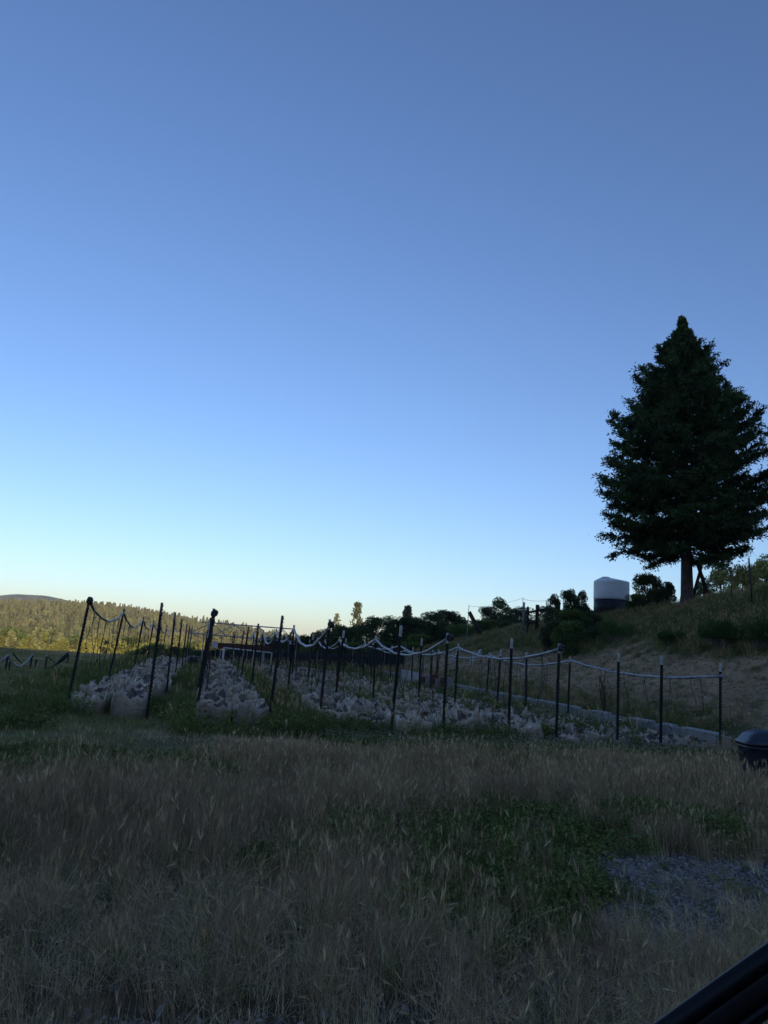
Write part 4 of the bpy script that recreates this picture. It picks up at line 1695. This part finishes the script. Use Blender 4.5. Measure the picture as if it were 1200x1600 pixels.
# two crossed poles behind the cedar
t = None
for pb, pt, w, lb in (((1078, 924), (1098, 885), .17, 'left-leaning timber of the crossed poles beside the cedar'), ((1112, 932), (1092, 881), .20, 'right-hand timber of the crossed poles beside the cedar'),
                      ((1103, 926), (1098, 892), .09, 'thin prop between the crossed poles')):
    if t is None:
        c = atd(1096, 930, 36.5)
        t = empty('crossed_poles', (c.x, c.y, gz(c.x, c.y)), 'crossed dark timber poles forming an A-frame right of the cedar trunk', 'poles')
    a, b = atd(pb[0], pb[1], 36.5), atd(pt[0], pt[1], 36.5)
    b.y += .15
    a.z = min(a.z, gz(a.x, a.y) - .1)
    mb = MB()
    mb.tube([a - t.location, b - t.location], [w * .5, w * .42], 10)
    mb.build('pole', M['timber'], t, True)
# wires
for k, (a, b, lb) in enumerate([(atd(733, 947, 46), atd(819, 934, 32.4), 'thin wire from the tall stake to the gate rod'), (atd(817, 936, 32.4), atd(880, 931, 33), 'thin wire above the dark timber gate'),
                                (atd(1142, 890, 33), atd(1170, 876, 29), 'thin wire between the ridge stakes')]):
    mb = MB()
    pts = sag(a, b, .15, 10)
    mb.tube([p - a for p in pts], .006, 4)
    o = mb.build('wire', M['steel'], None)
    o.location = a
    tag(o, lb, 'wire')

# ------------------------------------------------------------------ neglected stakes and hoses at the far left
sp = [((9, 1051), (13, 1022)), ((46, 1047), (50, 1022)), ((54, 1045), (57, 1028)), ((71, 1046), (74, 1023)), ((104, 1040), (107, 1022)), ((91, 1040), (93, 1028)), ((-40, 1052), (-36, 1022)),
      ((128, 1044), (129, 1030)), ((152, 1041), (153, 1028)), ((15, 1049), (16, 1032))]
tops = []
SHORTL = ['short pale-tipped stake holding up the middle of the pale hose', 'short stake at the right end of the pale hose', 'short stake just right of the pale hose end',
          'short upright stake left of the dark cloth roll', 'short stake at the upper end of the dark cloth roll', 'very low stake behind the dark cloth roll',
          'short stake at the left end of the pale hose', 'low stake alone just right of the first leaning bed stake', 'low stake farthest right of the short ones',
          'low stake close behind the middle hose stake']
for i, (b, tp) in enumerate(sp):
    p = at(*b)
    q = atd(tp[0], tp[1], p.y)
    v = q - p
    e = empty('short_stake', (p.x, p.y, gz(p.x, p.y)), SHORTL[i],
        'stake', 'short stakes in the far left of the field')
    e.rotation_mode = 'QUATERNION'
    e.rotation_quaternion = v.to_track_quat('Z', 'Y')
    e.scale = (1.3, 1.3, v.length)
    link('shaft', PM[0], e)
    mt_ = link('painted_tip', PM[1], e)
    tops.append(p + v * .93)
root = tops[6]
path = sag(tops[6], tops[0], .25, 10) + sag(tops[0], tops[1], .38, 12)[1:]
mb = MB()
mb.tube([p - root for p in path], .03, 7)
o = mb.build('irrigation_hose', M['tube'], None, True)
o.location = root
tag(o, 'pale hose sagging between short stakes at the far left', 'hose')
for k, (a, b, r_, lb) in enumerate([((107, 1021), (71, 1047), .08, 'dark roll of shade cloth slanting between far left stakes'), ((20, 1020), (47, 1044), .035, 'dark pole slanting beside the pale hose'),
                                    ((75, 1026), (98, 1040), .03, 'dark hose slanting from the upright far left stake')]):
    p1 = at(*b)
    p0 = atd(a[0], a[1], p1.y + .3)
    mb = MB()
    pts = sag(p0, p1, .08, 8)
    mb.tube([p - p1 for p in pts], [r_ * (.7 + .3 * sin(i)) for i in range(9)], 8)
    o = mb.build('cloth_roll' if k == 0 else 'slanting_hose', M['shade'], None, True)
    o.location = p1
    tag(o, lb, 'cloth' if k == 0 else 'hose')


# ------------------------------------------------------------------ shrubs on the bank
def broom_shrub(px, py, wpx, hpx, label, seed, depth_z=None, deadwood=True, nst=90, nl=110):
    # find the ground point on the bank seen at this pixel
    d = ray(px, py)
    tt = 12.0
    while tt < 70:
        p = EYE + d * tt
        if p.z < gz(p.x, p.y):
            break
        tt += .1
    w, h = wpx / F * p.y, hpx / F * p.y
    t = empty('shrub', (p.x, p.y, gz(p.x, p.y)), label, 'shrub')
    rng = np.random.default_rng(seed)
    tw, P, D, T = MB(), [], [], []
    for i in range(nst):
        a, e = rng.uniform(0, 2 * pi), rng.uniform(.15, 1.0)
        r = w * .5 * sqrt(rng.uniform(.02, 1))
        z = h * rng.uniform(.45, 1.0) * (1 - .35 * (r / (w * .5)) ** 2)
        tip = np.array([r * cos(a), r * sin(a), z])
        mid = tip * np.array([.55, .55, .5])
        tw.tube([(0, 0, 0), tuple(mid), tuple(tip)], [.014, .008, .003], 4)
        n = nl
        u = rng.uniform(.45, 1.05, n)[:, None]
        p_ = (mid * (1 - u) + tip * u) + rng.normal(size=(n, 3)) * .05 * w
        p_ = p_[p_[:, 2] > (.35 * h if deadwood else .05)]
        P.append(p_)
        D.append(unit(np.array([0, 0, 1.0]) + unit(tip) * .5 + rng.normal(size=(len(p_), 3)) * .4))
        T.append(np.ones((len(p_), 3)) * rng.uniform(.7, 1.3))
    P, D, T = np.concatenate(P), np.concatenate(D), np.concatenate(T)
    V, Fc = leaves(P, D, .09, rng, .25)
    link('foliage', np_mesh('foliage', V, Fc, M['broom'], False, T), t)
    tw.build('twigs', M['dead'], t)


broom_shrub(1127, 1018, 62, 46, 'round green broom shrub with grey dead twigs beneath, on the slope', 1)
broom_shrub(960, 1005, 60, 36, 'wispy green shrub on the slope below the tank', 2, None, False, 45, 60)
broom_shrub(1050, 1008, 42, 20, 'low dark green shrub below the cedar trunk', 3, None, False, 45, 60)
broom_shrub(1188, 1020, 60, 50, 'dull green shrub at the right edge of the slope', 4, None, False, 45, 60)
broom_shrub(895, 1010, 50, 26, 'low shrub at the foot of the big dark bush', 5, None, False, 45, 60)


def bare_sapling(px, py, hpx, label):
    d = ray(px, py)
    tt = 12.0
    while tt < 70:
        p = EYE + d * tt
        if p.z < gz(p.x, p.y):
            break
        tt += .1
    h = hpx / F * p.y
    rng = random.Random(9)
    mb = MB()

    def grow(a, dirv, ln, r, lev):
        b = a + dirv * ln
        mb.tube([a, (a + b) / 2 + Vector((rng.uniform(-.02, .02), 0, 0)), b], [r, r * .8, r * .5], 5)
        if lev:
            for k in range(4):
                q = a.lerp(b, rng.uniform(.3, 1))
                nd = (dirv + Vector((rng.uniform(-.8, .8), rng.uniform(-.8, .8), rng.uniform(0, .5)))).normalized()
                grow(q, nd, ln * rng.uniform(.35, .6), r * .5, lev - 1)
    for k in range(3):
        grow(Vector((0, 0, 0)), Vector((rng.uniform(-.25, .25), 0, 1)).normalized(), h * rng.uniform(.6, .95), .014, 2)
    o = mb.build('bare_sapling', M['timber'], None)
    o.location = p
    tag(o, label, 'sapling')


bare_sapling(945, 1118, 58, 'leafless dark sapling behind the block wall')

# ------------------------------------------------------------------ grasses
def blades(rng, n, h, w, spread, bend, rad=.06, tintvar=.35, seg=3, heads=0, headlen=.06, mat_i=0, headmat=1, hvar=.4):
    """one clump; returns V, F(quads), tint, material index"""
    V, Fs, T, MI = [], [], [], []
    c = 0

    def ribbon(pts, ws, side, tint, mi):
        nonlocal c
        for p, ww in zip(pts, ws):
            V.append(p - side * ww)
            V.append(p + side * ww)
        for k in range(len(pts) - 1):
            Fs.append((c + 2 * k, c + 2 * k + 1, c + 2 * k + 3, c + 2 * k + 2))
            T.append(tint)
            MI.append(mi)
        c += 2 * len(pts)
    for i in range(n):
        a = rng.uniform(0, 2 * pi)
        r = rad * sqrt(rng.uniform())
        b = np.array([r * cos(a), r * sin(a), -.02])
        hh = h * (1 + hvar * rng.uniform(-1, 1))
        a2 = rng.uniform(0, 2 * pi)
        out = np.array([cos(a2), sin(a2), 0]) * spread * rng.uniform(.2, 1)
        bd = bend * rng.uniform(.2, 1.2)
        pts = []
        for k in range(seg + 1):
            u = k / seg
            pts.append(b + np.array([0, 0, hh]) * (u - .35 * bd * u ** 2) + out * hh * (u + bd * u ** 2) * .6)
        side = np.array([-sin(a2), cos(a2), 0])
        side = unit(side + rng.normal(size=3) * .4)
        t0 = 1 + tintvar * rng.uniform(-1, 1)
        tint = np.array([t0 * rng.uniform(.93, 1.08), t0, t0 * rng.uniform(.85, 1.05)])
        ribbon(pts, [w, w * .9, w * .6, w * .12][:seg + 1] if seg == 3 else list(np.linspace(w, w * .15, seg + 1)), side, tint, mat_i)
        if i < heads:
            d = unit(pts[-1] - pts[-2])
            hl = headlen * rng.uniform(.7, 1.3)
            for j in range(20):
                u = j / 20
                p = pts[-1] + d * hl * u + np.array([0, 0, -.25]) * (hl * u) ** 1.0 * .3
                dd = unit(d + rng.normal(size=3) * .24)
                sd = unit(np.cross(dd, rng.normal(size=3)))
                ln = hl * rng.uniform(.45, .9)
                ribbon([p, p + dd * ln * .3, p + dd * ln], [.0011, .0010, .0003], sd, tint * 1.05, headmat)
    return np.array(V), np.array(Fs), np.array(T), np.array(MI)


def clump_mesh(name, mats, *args, **kw):
    V, Fs, T, MI = blades(*args, **kw)
    return np_mesh(name, V, Fs, mats, False, T, MI)


def leafy_mesh(name, seed, n=70, h=.12, rad=.12, leaf=.028, m='clover', flowers=0):
    rng = np.random.default_rng(seed)
    r = rad * np.sqrt(rng.uniform(size=n))
    a = rng.uniform(0, 2 * pi, n)
    P = np.stack([r * np.cos(a), r * np.sin(a), h * rng.uniform(.15, 1, n) * (1 - .5 * (r / rad) ** 2)], 1)
    D = unit(rng.normal(size=(n, 3)) * np.array([1, 1, .5]) + np.array([0, 0, .3]))
    V, Fc = leaves(P, D, leaf, rng, .75)
    T = np.ones((n, 3)) * rng.uniform(.65, 1.35, (n, 1))
    MI = np.zeros(n, int)
    if flowers:
        for _ in range(flowers):
            rr, aa = rad * .8 * sqrt(rng.uniform()), rng.uniform(0, 6.28)
            c = np.array([rr * cos(aa), rr * sin(aa), h * rng.uniform(1.0, 1.35)])
            d = unit(rng.normal(size=(14, 3)))
            v2, f2 = leaves(np.repeat(c[None], 14, 0), d, .010, rng, .6)
            Fc = np.concatenate([Fc, f2 + len(V)])
            V = np.concatenate([V, v2])
            T = np.concatenate([T, np.ones((14, 3))])
            MI = np.concatenate([MI, np.ones(14, int)])
    return np_mesh(name, V, Fc, [M[m], M['flower']], False, T, MI)


R_ = lambda s: np.random.default_rng(s)
G_TALL = [clump_mesh('tall', [M['drygrass'], M['strawgrass']], R_(600 + i), 30, .40, .0015, .35, .5, .09, heads=2, headlen=.05) for i in range(5)]
G_RED = [clump_mesh('red', [M['redgrass'], M['drygrass']], R_(610 + i), 36, .36, .0013, .40, .6, .10, heads=3, headlen=.055) for i in range(4)]
G_STRAW = [clump_mesh('straw', [M['strawgrass'], M['strawgrass']], R_(620 + i), 44, .25, .0013, 1.0, 1.4, .12, heads=2, headlen=.04) for i in range(5)]
G_GREEN = [clump_mesh('green', [M['greengrass'], M['drygrass']], R_(640 + i), 30, .26, .0022, .5, .7, .09, heads=1) for i in range(4)]
M['lawn'] = mat('mown_grass', (0.18, 0.185, 0.065), (0.29, 0.28, 0.12), 2, 0.8, attr='tint', rnd=0.3, transl=0.25)
G_SHORT = [clump_mesh('short', [M['lawn'], M['drygrass']], R_(660 + i), 34, .085, .0035, .9, .8, .14, seg=2) for i in range(3)]
G_SHORTDRY = [clump_mesh('shortdry', [M['strawgrass'], M['drygrass']], R_(670 + i), 30, .07, .0032, 1.4, 1.0, .16, seg=2) for i in range(3)]
G_CLOVER = [leafy_mesh('clover', 680 + i, 130, .17, .14, .026, 'clover', 0) for i in range(3)]
G_FLOW = [leafy_mesh('flowering', 690 + i, 90, .15, .15, .026, 'clover', 5) for i in range(2)]
G_MID = [clump_mesh('mid', [M['drygrass'], M['strawgrass']], R_(700 + i), 38, .30, .0026, .45, .6, .13, heads=2, headlen=.055) for i in range(4)]
ALLG = G_TALL + G_RED + G_STRAW + G_GREEN + G_SHORT + G_SHORTDRY + G_CLOVER + G_FLOW + G_MID
IDX = {}
i0 = 0
for nm, g in (('tall', G_TALL), ('red', G_RED), ('straw', G_STRAW), ('green', G_GREEN), ('short', G_SHORT), ('shortdry', G_SHORTDRY), ('clover', G_CLOVER), ('flow', G_FLOW), ('mid', G_MID)):
    IDX[nm] = (i0, i0 + len(g))
    i0 += len(g)


def frustum_pts(n, y0, y1, rng, k=.62, extra=.8):
    """points uniform over the trapezoid seen by the lens between two distances, with a margin"""
    y = np.sqrt(rng.uniform(y0 ** 2, y1 ** 2, n))
    x = rng.uniform(-1, 1, n) * (y * k + extra)
    return x, y


def grass_field():
    rng = np.random.default_rng(77)
    X, Y, K, S = [], [], [], []

    def add(x, y, kind, s):
        lo, hi = IDX[kind]
        X.append(x)
        Y.append(y)
        K.append(rng.integers(lo, hi, len(x)))
        S.append(np.ones(len(x)) * s if np.isscalar(s) else s)
    # near tall meadow
    x, y = frustum_pts(26000, 1.6, 16.5, rng)
    s, t = st(x, y)
    gr, grn, mo = zones(x + rng.normal(0, .09, len(x)), y + rng.normal(0, .14, len(x)))
    edge = (s < -.25 + .25 * fbm(x * 2, y * 2))
    wallside = (t > .3) & (s > -3)
    ok = edge & ~wallside
    tuft = fbm(x * 1.1, y * 1.1)
    u = rng.uniform(size=len(x))
    hv = .85 + .45 * fbm(x * .9 + 40, y * .9) + rng.normal(0, .14, len(x))
    hv = hv * (1 - .62 * sstep(-3.0, -.9, s))
    nearz = y < 5.2 + 1.3 * tuft + rng.normal(0, .4, len(x))
    sel = ok & ~gr & ~grn & ~mo & nearz & (u < .62)
    add(x[sel], y[sel], 'straw', hv[sel] * .95)
    sel = ok & ~gr & ~grn & ~mo & nearz & (u > .62) & (u < .93)
    add(x[sel], y[sel], 'tall', hv[sel] * .75)
    sel = ok & ~gr & ~grn & ~mo & nearz & (u > .93)
    add(x[sel], y[sel], 'green', hv[sel] * .8)
    mid = ok & ~gr & ~grn & ~mo & ~nearz & (y < 9)
    red = fbm(x * .35 + 3, y * .35 + 8)
    isred = (red + .4 * sstep(1.5, -2.5, x) - .42) > rng.uniform(-.35, .35, len(x))
    sel = mid & (u < .60 + .2 * red) & isred
    add(x[sel], y[sel], 'red', hv[sel] * 1.1)
    sel = mid & (u < .60 + .2 * red) & ~isred
    add(x[sel], y[sel], 'tall', hv[sel])
    sel = mid & (u > .60 + .2 * red) & (u < .86 + .1 * red)
    add(x[sel], y[sel], 'straw', hv[sel])
    sel = mid & (u > .84)
    add(x[sel], y[sel], 'green', hv[sel])
    fr = ok & ~gr & ~grn & ~mo & (y >= 9)
    sel = fr & (u < .65)
    add(x[sel], y[sel], 'mid', hv[sel])
    sel = fr & (u > .65) & (u < .85)
    add(x[sel], y[sel], 'green', hv[sel])
    sel = fr & (u > .85)
    add(x[sel], y[sel], 'clover', hv[sel])
    # green patches
    sel = ok & grn & ~gr & ~mo
    add(x[sel], y[sel], 'clover', hv[sel] * 1.15)
    sel = ok & grn & ~gr & ~mo & (u < .28)
    add(x[sel], y[sel], 'green', hv[sel])
    sel = ok & grn & ~gr & (u > .93)
    add(x[sel], y[sel], 'straw', hv[sel])
    sel = ok & gr & (u < .26) & (fbm(x * 3, y * 3) > -.1)
    add(x[sel], y[sel], 'straw', hv[sel] * .6)
    sel = ok & gr & (u > .95)
    add(x[sel], y[sel], 'clover', hv[sel] * .5)
    # extra clover fill
    x, y = frustum_pts(15000, 3.0, 13, rng)
    gr, grn, mo = zones(x + rng.normal(0, .09, len(x)), y + rng.normal(0, .14, len(x)))
    sel = grn & ~gr & ~mo & (fbm(x * 2.2 + 5, y * 2.2) > -.12)
    add(x[sel], y[sel], 'clover', rng.uniform(.6, 1.35, sel.sum()))
    sel = grn & ~gr & ~mo & (fbm(x * 2.2 + 5, y * 2.2) < -.02) & (rng.uniform(size=len(x)) < .3)
    add(x[sel], y[sel], 'tall', rng.uniform(.5, 1.0, sel.sum()))
    # mown part and field
    x, y = frustum_pts(46000, 8, 56, rng)
    s, t = st(x, y)
    gr, grn, mo = zones(x + rng.normal(0, .09, len(x)), y + rng.normal(0, .14, len(x)))
    sw = fbm(x * .25 + .9 * y, y * 1.6)                # straw swaths left by the mower
    lft = (s > -.3) & (t < -15.6)
    inb = (s > -.3) & (t < -.1) & (t > -15.6)
    lat = rng.uniform(size=len(x))
    sel = (mo | lft) & (sw > .05)
    add(x[sel], y[sel], 'shortdry', rng.uniform(.8, 1.4, sel.sum()) * (1 + y[sel] * .008))
    sel = (mo | lft) & (sw <= .12)
    add(x[sel], y[sel], 'short', rng.uniform(.8, 1.5, sel.sum()) * (1 + y[sel] * .008))
    sel = inb
    add(x[sel], y[sel], 'short', rng.uniform(.9, 1.6, sel.sum()))
    # front of the beds, flowering weeds right of the middle
    n = 2600
    ss, tt = rng.uniform(-1.1, .15, n), -rng.uniform(0.2, 16, n)
    x, y = W0.x + U.x * ss + NR.x * tt, W0.y + U.y * ss + NR.y * tt
    gr, grn, mo = zones(x + rng.normal(0, .09, len(x)), y + rng.normal(0, .14, len(x)))
    fl = (tt > -8.5 + .8 * fbm(x, y)) & ~gr
    fl &= rng.uniform(size=n) < .6
    add(x[fl], y[fl], 'flow', rng.uniform(.6, 1.2, fl.sum()))
    # weeds inside the beds: aisles 3-6 and gaps
    n = 15000
    ss, tt = rng.uniform(-.2, 36, n) ** 1.0, -rng.uniform(.15, 15, n)
    x, y = W0.x + U.x * ss + NR.x * tt, W0.y + U.y * ss + NR.y * tt
    nn = fbm(x * .5 + 30, y * .5)
    keep = (nn > -.04 - .05 * (tt > -9)) & (rng.uniform(size=n) < np.where(tt > -10.5, .95, .35))
    k2 = keep & (rng.uniform(size=n) < .6)
    add(x[k2], y[k2], 'green', rng.uniform(1.1, 2.2, k2.sum()))
    k2 = keep & ~k2
    add(x[k2], y[k2], 'clover', rng.uniform(1.2, 2.4, k2.sum()))
    # tall grass fringe along the aisle between bed two and three, as in the photograph
    for (fa, fb, s0, s1, m_) in ((3, 4, -.4, 7, 500), (5, 6, .1, 9, 60), (1, 2, -.1, 20, 240)):
        f = rng.uniform(.1, .95, m_)
        ss = rng.uniform(s0, s1, m_)
        bx = FRONT[fa].x * (1 - f) + FRONT[fb].x * f + U.x * ss
        by = FRONT[fa].y * (1 - f) + FRONT[fb].y * f + U.y * ss
        add(bx, by, 'green', rng.uniform(.7, 1.5, m_) * (.5 if fa == 1 else 1))
    # between the bags of the front beds
    for bed in range(6):
        A, B = FRONT[bed * 2], FRONT[bed * 2 + 1]
        m_ = 60
        f = rng.normal(.51, .02, m_)
        ss = rng.uniform(0, 16, m_) ** 1.1
        add(A.x + (B.x - A.x) * f + U.x * ss, A.y + (B.y - A.y) * f + U.y * ss, 'green', rng.uniform(.9, 1.7, m_))
    q = at(1195, 1184)
    add(q.x + rng.normal(0, .6, 220), q.y - .55 + rng.normal(0, .22, 220), 'tall', rng.uniform(.6, 1.05, 220))
    X, Y, K, S = map(np.concatenate, (X, Y, K, S))
    # nothing grows inside a bag
    B = np.array(bag_xy)
    sel = np.ones(len(X), bool)
    near = (st(X, Y)[0] > -.6) & (st(X, Y)[0] < 36) & (st(X, Y)[1] < 0)
    ii = np.where(near)[0]
    for ch in np.array_split(ii, 60):
        if len(ch) == 0:
            continue
        d = np.maximum(abs((X[ch, None] - B[None, :, 0]) * U.x + (Y[ch, None] - B[None, :, 1]) * U.y), abs((X[ch, None] - B[None, :, 0]) * NR.x + (Y[ch, None] - B[None, :, 1]) * NR.y))
        cr = B[None, :, 2]
        inside = (d < .29).any(1)
        keepsome = rng.uniform(size=len(ch)) < .16
        sel[ch[inside & ~keepsome]] = False
    X, Y, K, S = X[sel], Y[sel], K[sel], S[sel]
    Z = ground_z(X, Y)
    n = len(X)
    # inside crushed bags weeds stand on the soil
    S = np.clip(S, .35, 3)
    sc = np.stack([S, S, S * rng.uniform(.85, 1.15, n)], 1)
    rot = np.stack([rng.normal(.0, .16, n), rng.normal(.05, .16, n), rng.uniform(0, 6.28, n)], 1)
    print('grass clumps', n)
    scatter('grass', np.stack([X, Y, Z], 1), rot, sc, K, ALLG, 'dry and green meadow grass with clover covering the field', 'grass')


grass_field()


def slope_grass():
    rng = np.random.default_rng(78)
    n = 95000
    s = rng.uniform(-6, 48, n)
    t = rng.uniform(.3, 26, n) 
    x, y = W0.x + U.x * s + NR.x * t, W0.y + U.y * s + NR.y * t
    nb = fbm(x * .5, y * .5)
    sandy = (sstep(1.2, 2.6, t + .8 * nb) * sstep(6.4, 4.6, t + 1.8 * fbm(x * .3 + 4, y * .3)))
    u = rng.uniform(size=n)
    dense = u > sandy * .80
    keep = dense & (x / y < .75)
    keep &= ~((s < 1.5) & (t < 2.6))
    x, y, s, t, u, sandy = x[keep], y[keep], s[keep], t[keep], u[keep], sandy[keep]
    n = len(x)
    top = t + 1.2 * fbm(x * .4, y * .4) > 5.0
    K = np.zeros(n, int)
    r2 = rng.uniform(size=n)
    for nm, c in (('mid', top & (r2 < .08)), ('green', top & (r2 >= .08)), ('shortdry', ~top & (r2 < .35)), ('green', ~top & (r2 >= .35) & (r2 < .75)), ('mid', ~top & (r2 >= .75) & (r2 < .88)),
                  ('clover', ~top & (r2 >= .88))):
        lo, hi = IDX[nm]
        K[c] = rng.integers(lo, hi, c.sum())
    top &= s < 90
    S = np.where(top, rng.uniform(.5, 1.0, n) * (1 + .5 * sstep(14, 6, s)), rng.uniform(.35, 1.0, n) * np.where(sandy > .5, .7, 1))
    sc = np.stack([S * 1.3, S * 1.3, S], 1)
    rot = np.stack([rng.normal(0, .15, n), rng.normal(0, .15, n), rng.uniform(0, 6.28, n)], 1)
    print('slope clumps', n)
    scatter('slope_grass', np.stack([x, y, ground_z(x, y)], 1), rot, sc, K, ALLG, 'sparse grass tufts and weeds on the sandy slope', 'grass')


slope_grass()


def gravel():
    rng = np.random.default_rng(79)
    protos = []
    CLODS = []
    for i in range(10):
        bm = bmesh.new()
        bmesh.ops.create_icosphere(bm, subdivisions=1, radius=1)
        for v in bm.verts:
            v.co *= rng.uniform(.7, 1.2)
            v.co.z *= .6
            v.co.x *= 1.2
        me = bpy.data.meshes.new('stone')
        bm.to_mesh(me)
        bm.free()
        me.materials.append(M['stone'] if i < 6 else M['clod'])
        (protos if i < 6 else CLODS).append(me)
    x, y = frustum_pts(30000, 2.0, 9, rng, .6, .5)
    x = np.concatenate([x, rng.uniform(.4, 5.2, 70000)])
    y = np.concatenate([y, rng.uniform(3.2, 7.6, 70000)])
    g, gr, mo = zones(x + rng.normal(0, .12, len(x)), y + rng.normal(0, .15, len(x)))
    # stones thin out into the grass around
    keep = g | (rng.uniform(size=len(x)) < .06)
    x, y = x[keep], y[keep]
    n = len(x)
    s = rng.uniform(.005, .012, n) * rng.choice([1, 1, 1, 1.4, 2.0], n)
    sc = np.stack([s, s, s], 1)
    rot = rng.uniform(0, 6.28, (n, 3)) * np.array([.15, .15, 1])
    ns = 9000
    ss, tt = rng.uniform(-1, 34, ns), rng.uniform(1.0, 6.5, ns)
    bx, by = W0.x + U.x * ss + NR.x * tt, W0.y + U.y * ss + NR.y * tt
    print('stones', n)
    bs = rng.uniform(.012, .05, ns) ** 1.0
    scatter('clods', np.stack([bx, by, ground_z(bx, by)], 1), rng.uniform(0, 6.28, (ns, 3)), np.stack([bs, bs, bs * .8], 1), rng.integers(0, 4, ns), CLODS, 'small soil clods and stones scattered over the bare slope', 'clods')
    scatter('gravel', np.stack([x, y, ground_z(x, y) + .004], 1), rot, sc, rng.integers(0, 6, n), protos, 'blue grey gravel patch showing through the grass', 'gravel')


gravel()

# ------------------------------------------------------------------ haze
HAZE = True
if HAZE:
    bm = bmesh.new()
    bmesh.ops.create_cube(bm, size=1)
    me = bpy.data.meshes.new('haze')
    bm.to_mesh(me)
    bm.free()
    hz = bpy.data.objects.new('haze', me)
    COL.objects.link(hz)
    hz.scale = (7400, 7400, 100)
    hz.location = (0, 0, 100 / 2 - 14)
    tag(hz, 'thin evening air haze over the valley', None, None, 'stuff')
    hm = bpy.data.materials.new('haze')
    hm.use_nodes = True
    hn = hm.node_tree
    hn.nodes.clear()
    pv = hn.nodes.new('ShaderNodeVolumePrincipled')
    pv.inputs['Color'].default_value = (0.85, 0.92, 1.0, 1)
    pv.inputs['Density'].default_value = 0.00011
    pv.inputs['Anisotropy'].default_value = 0.0
    ho = hn.nodes.new('ShaderNodeOutputMaterial')
    hn.links.new(pv.outputs[0], ho.inputs['Volume'])
    me.materials.append(hm)
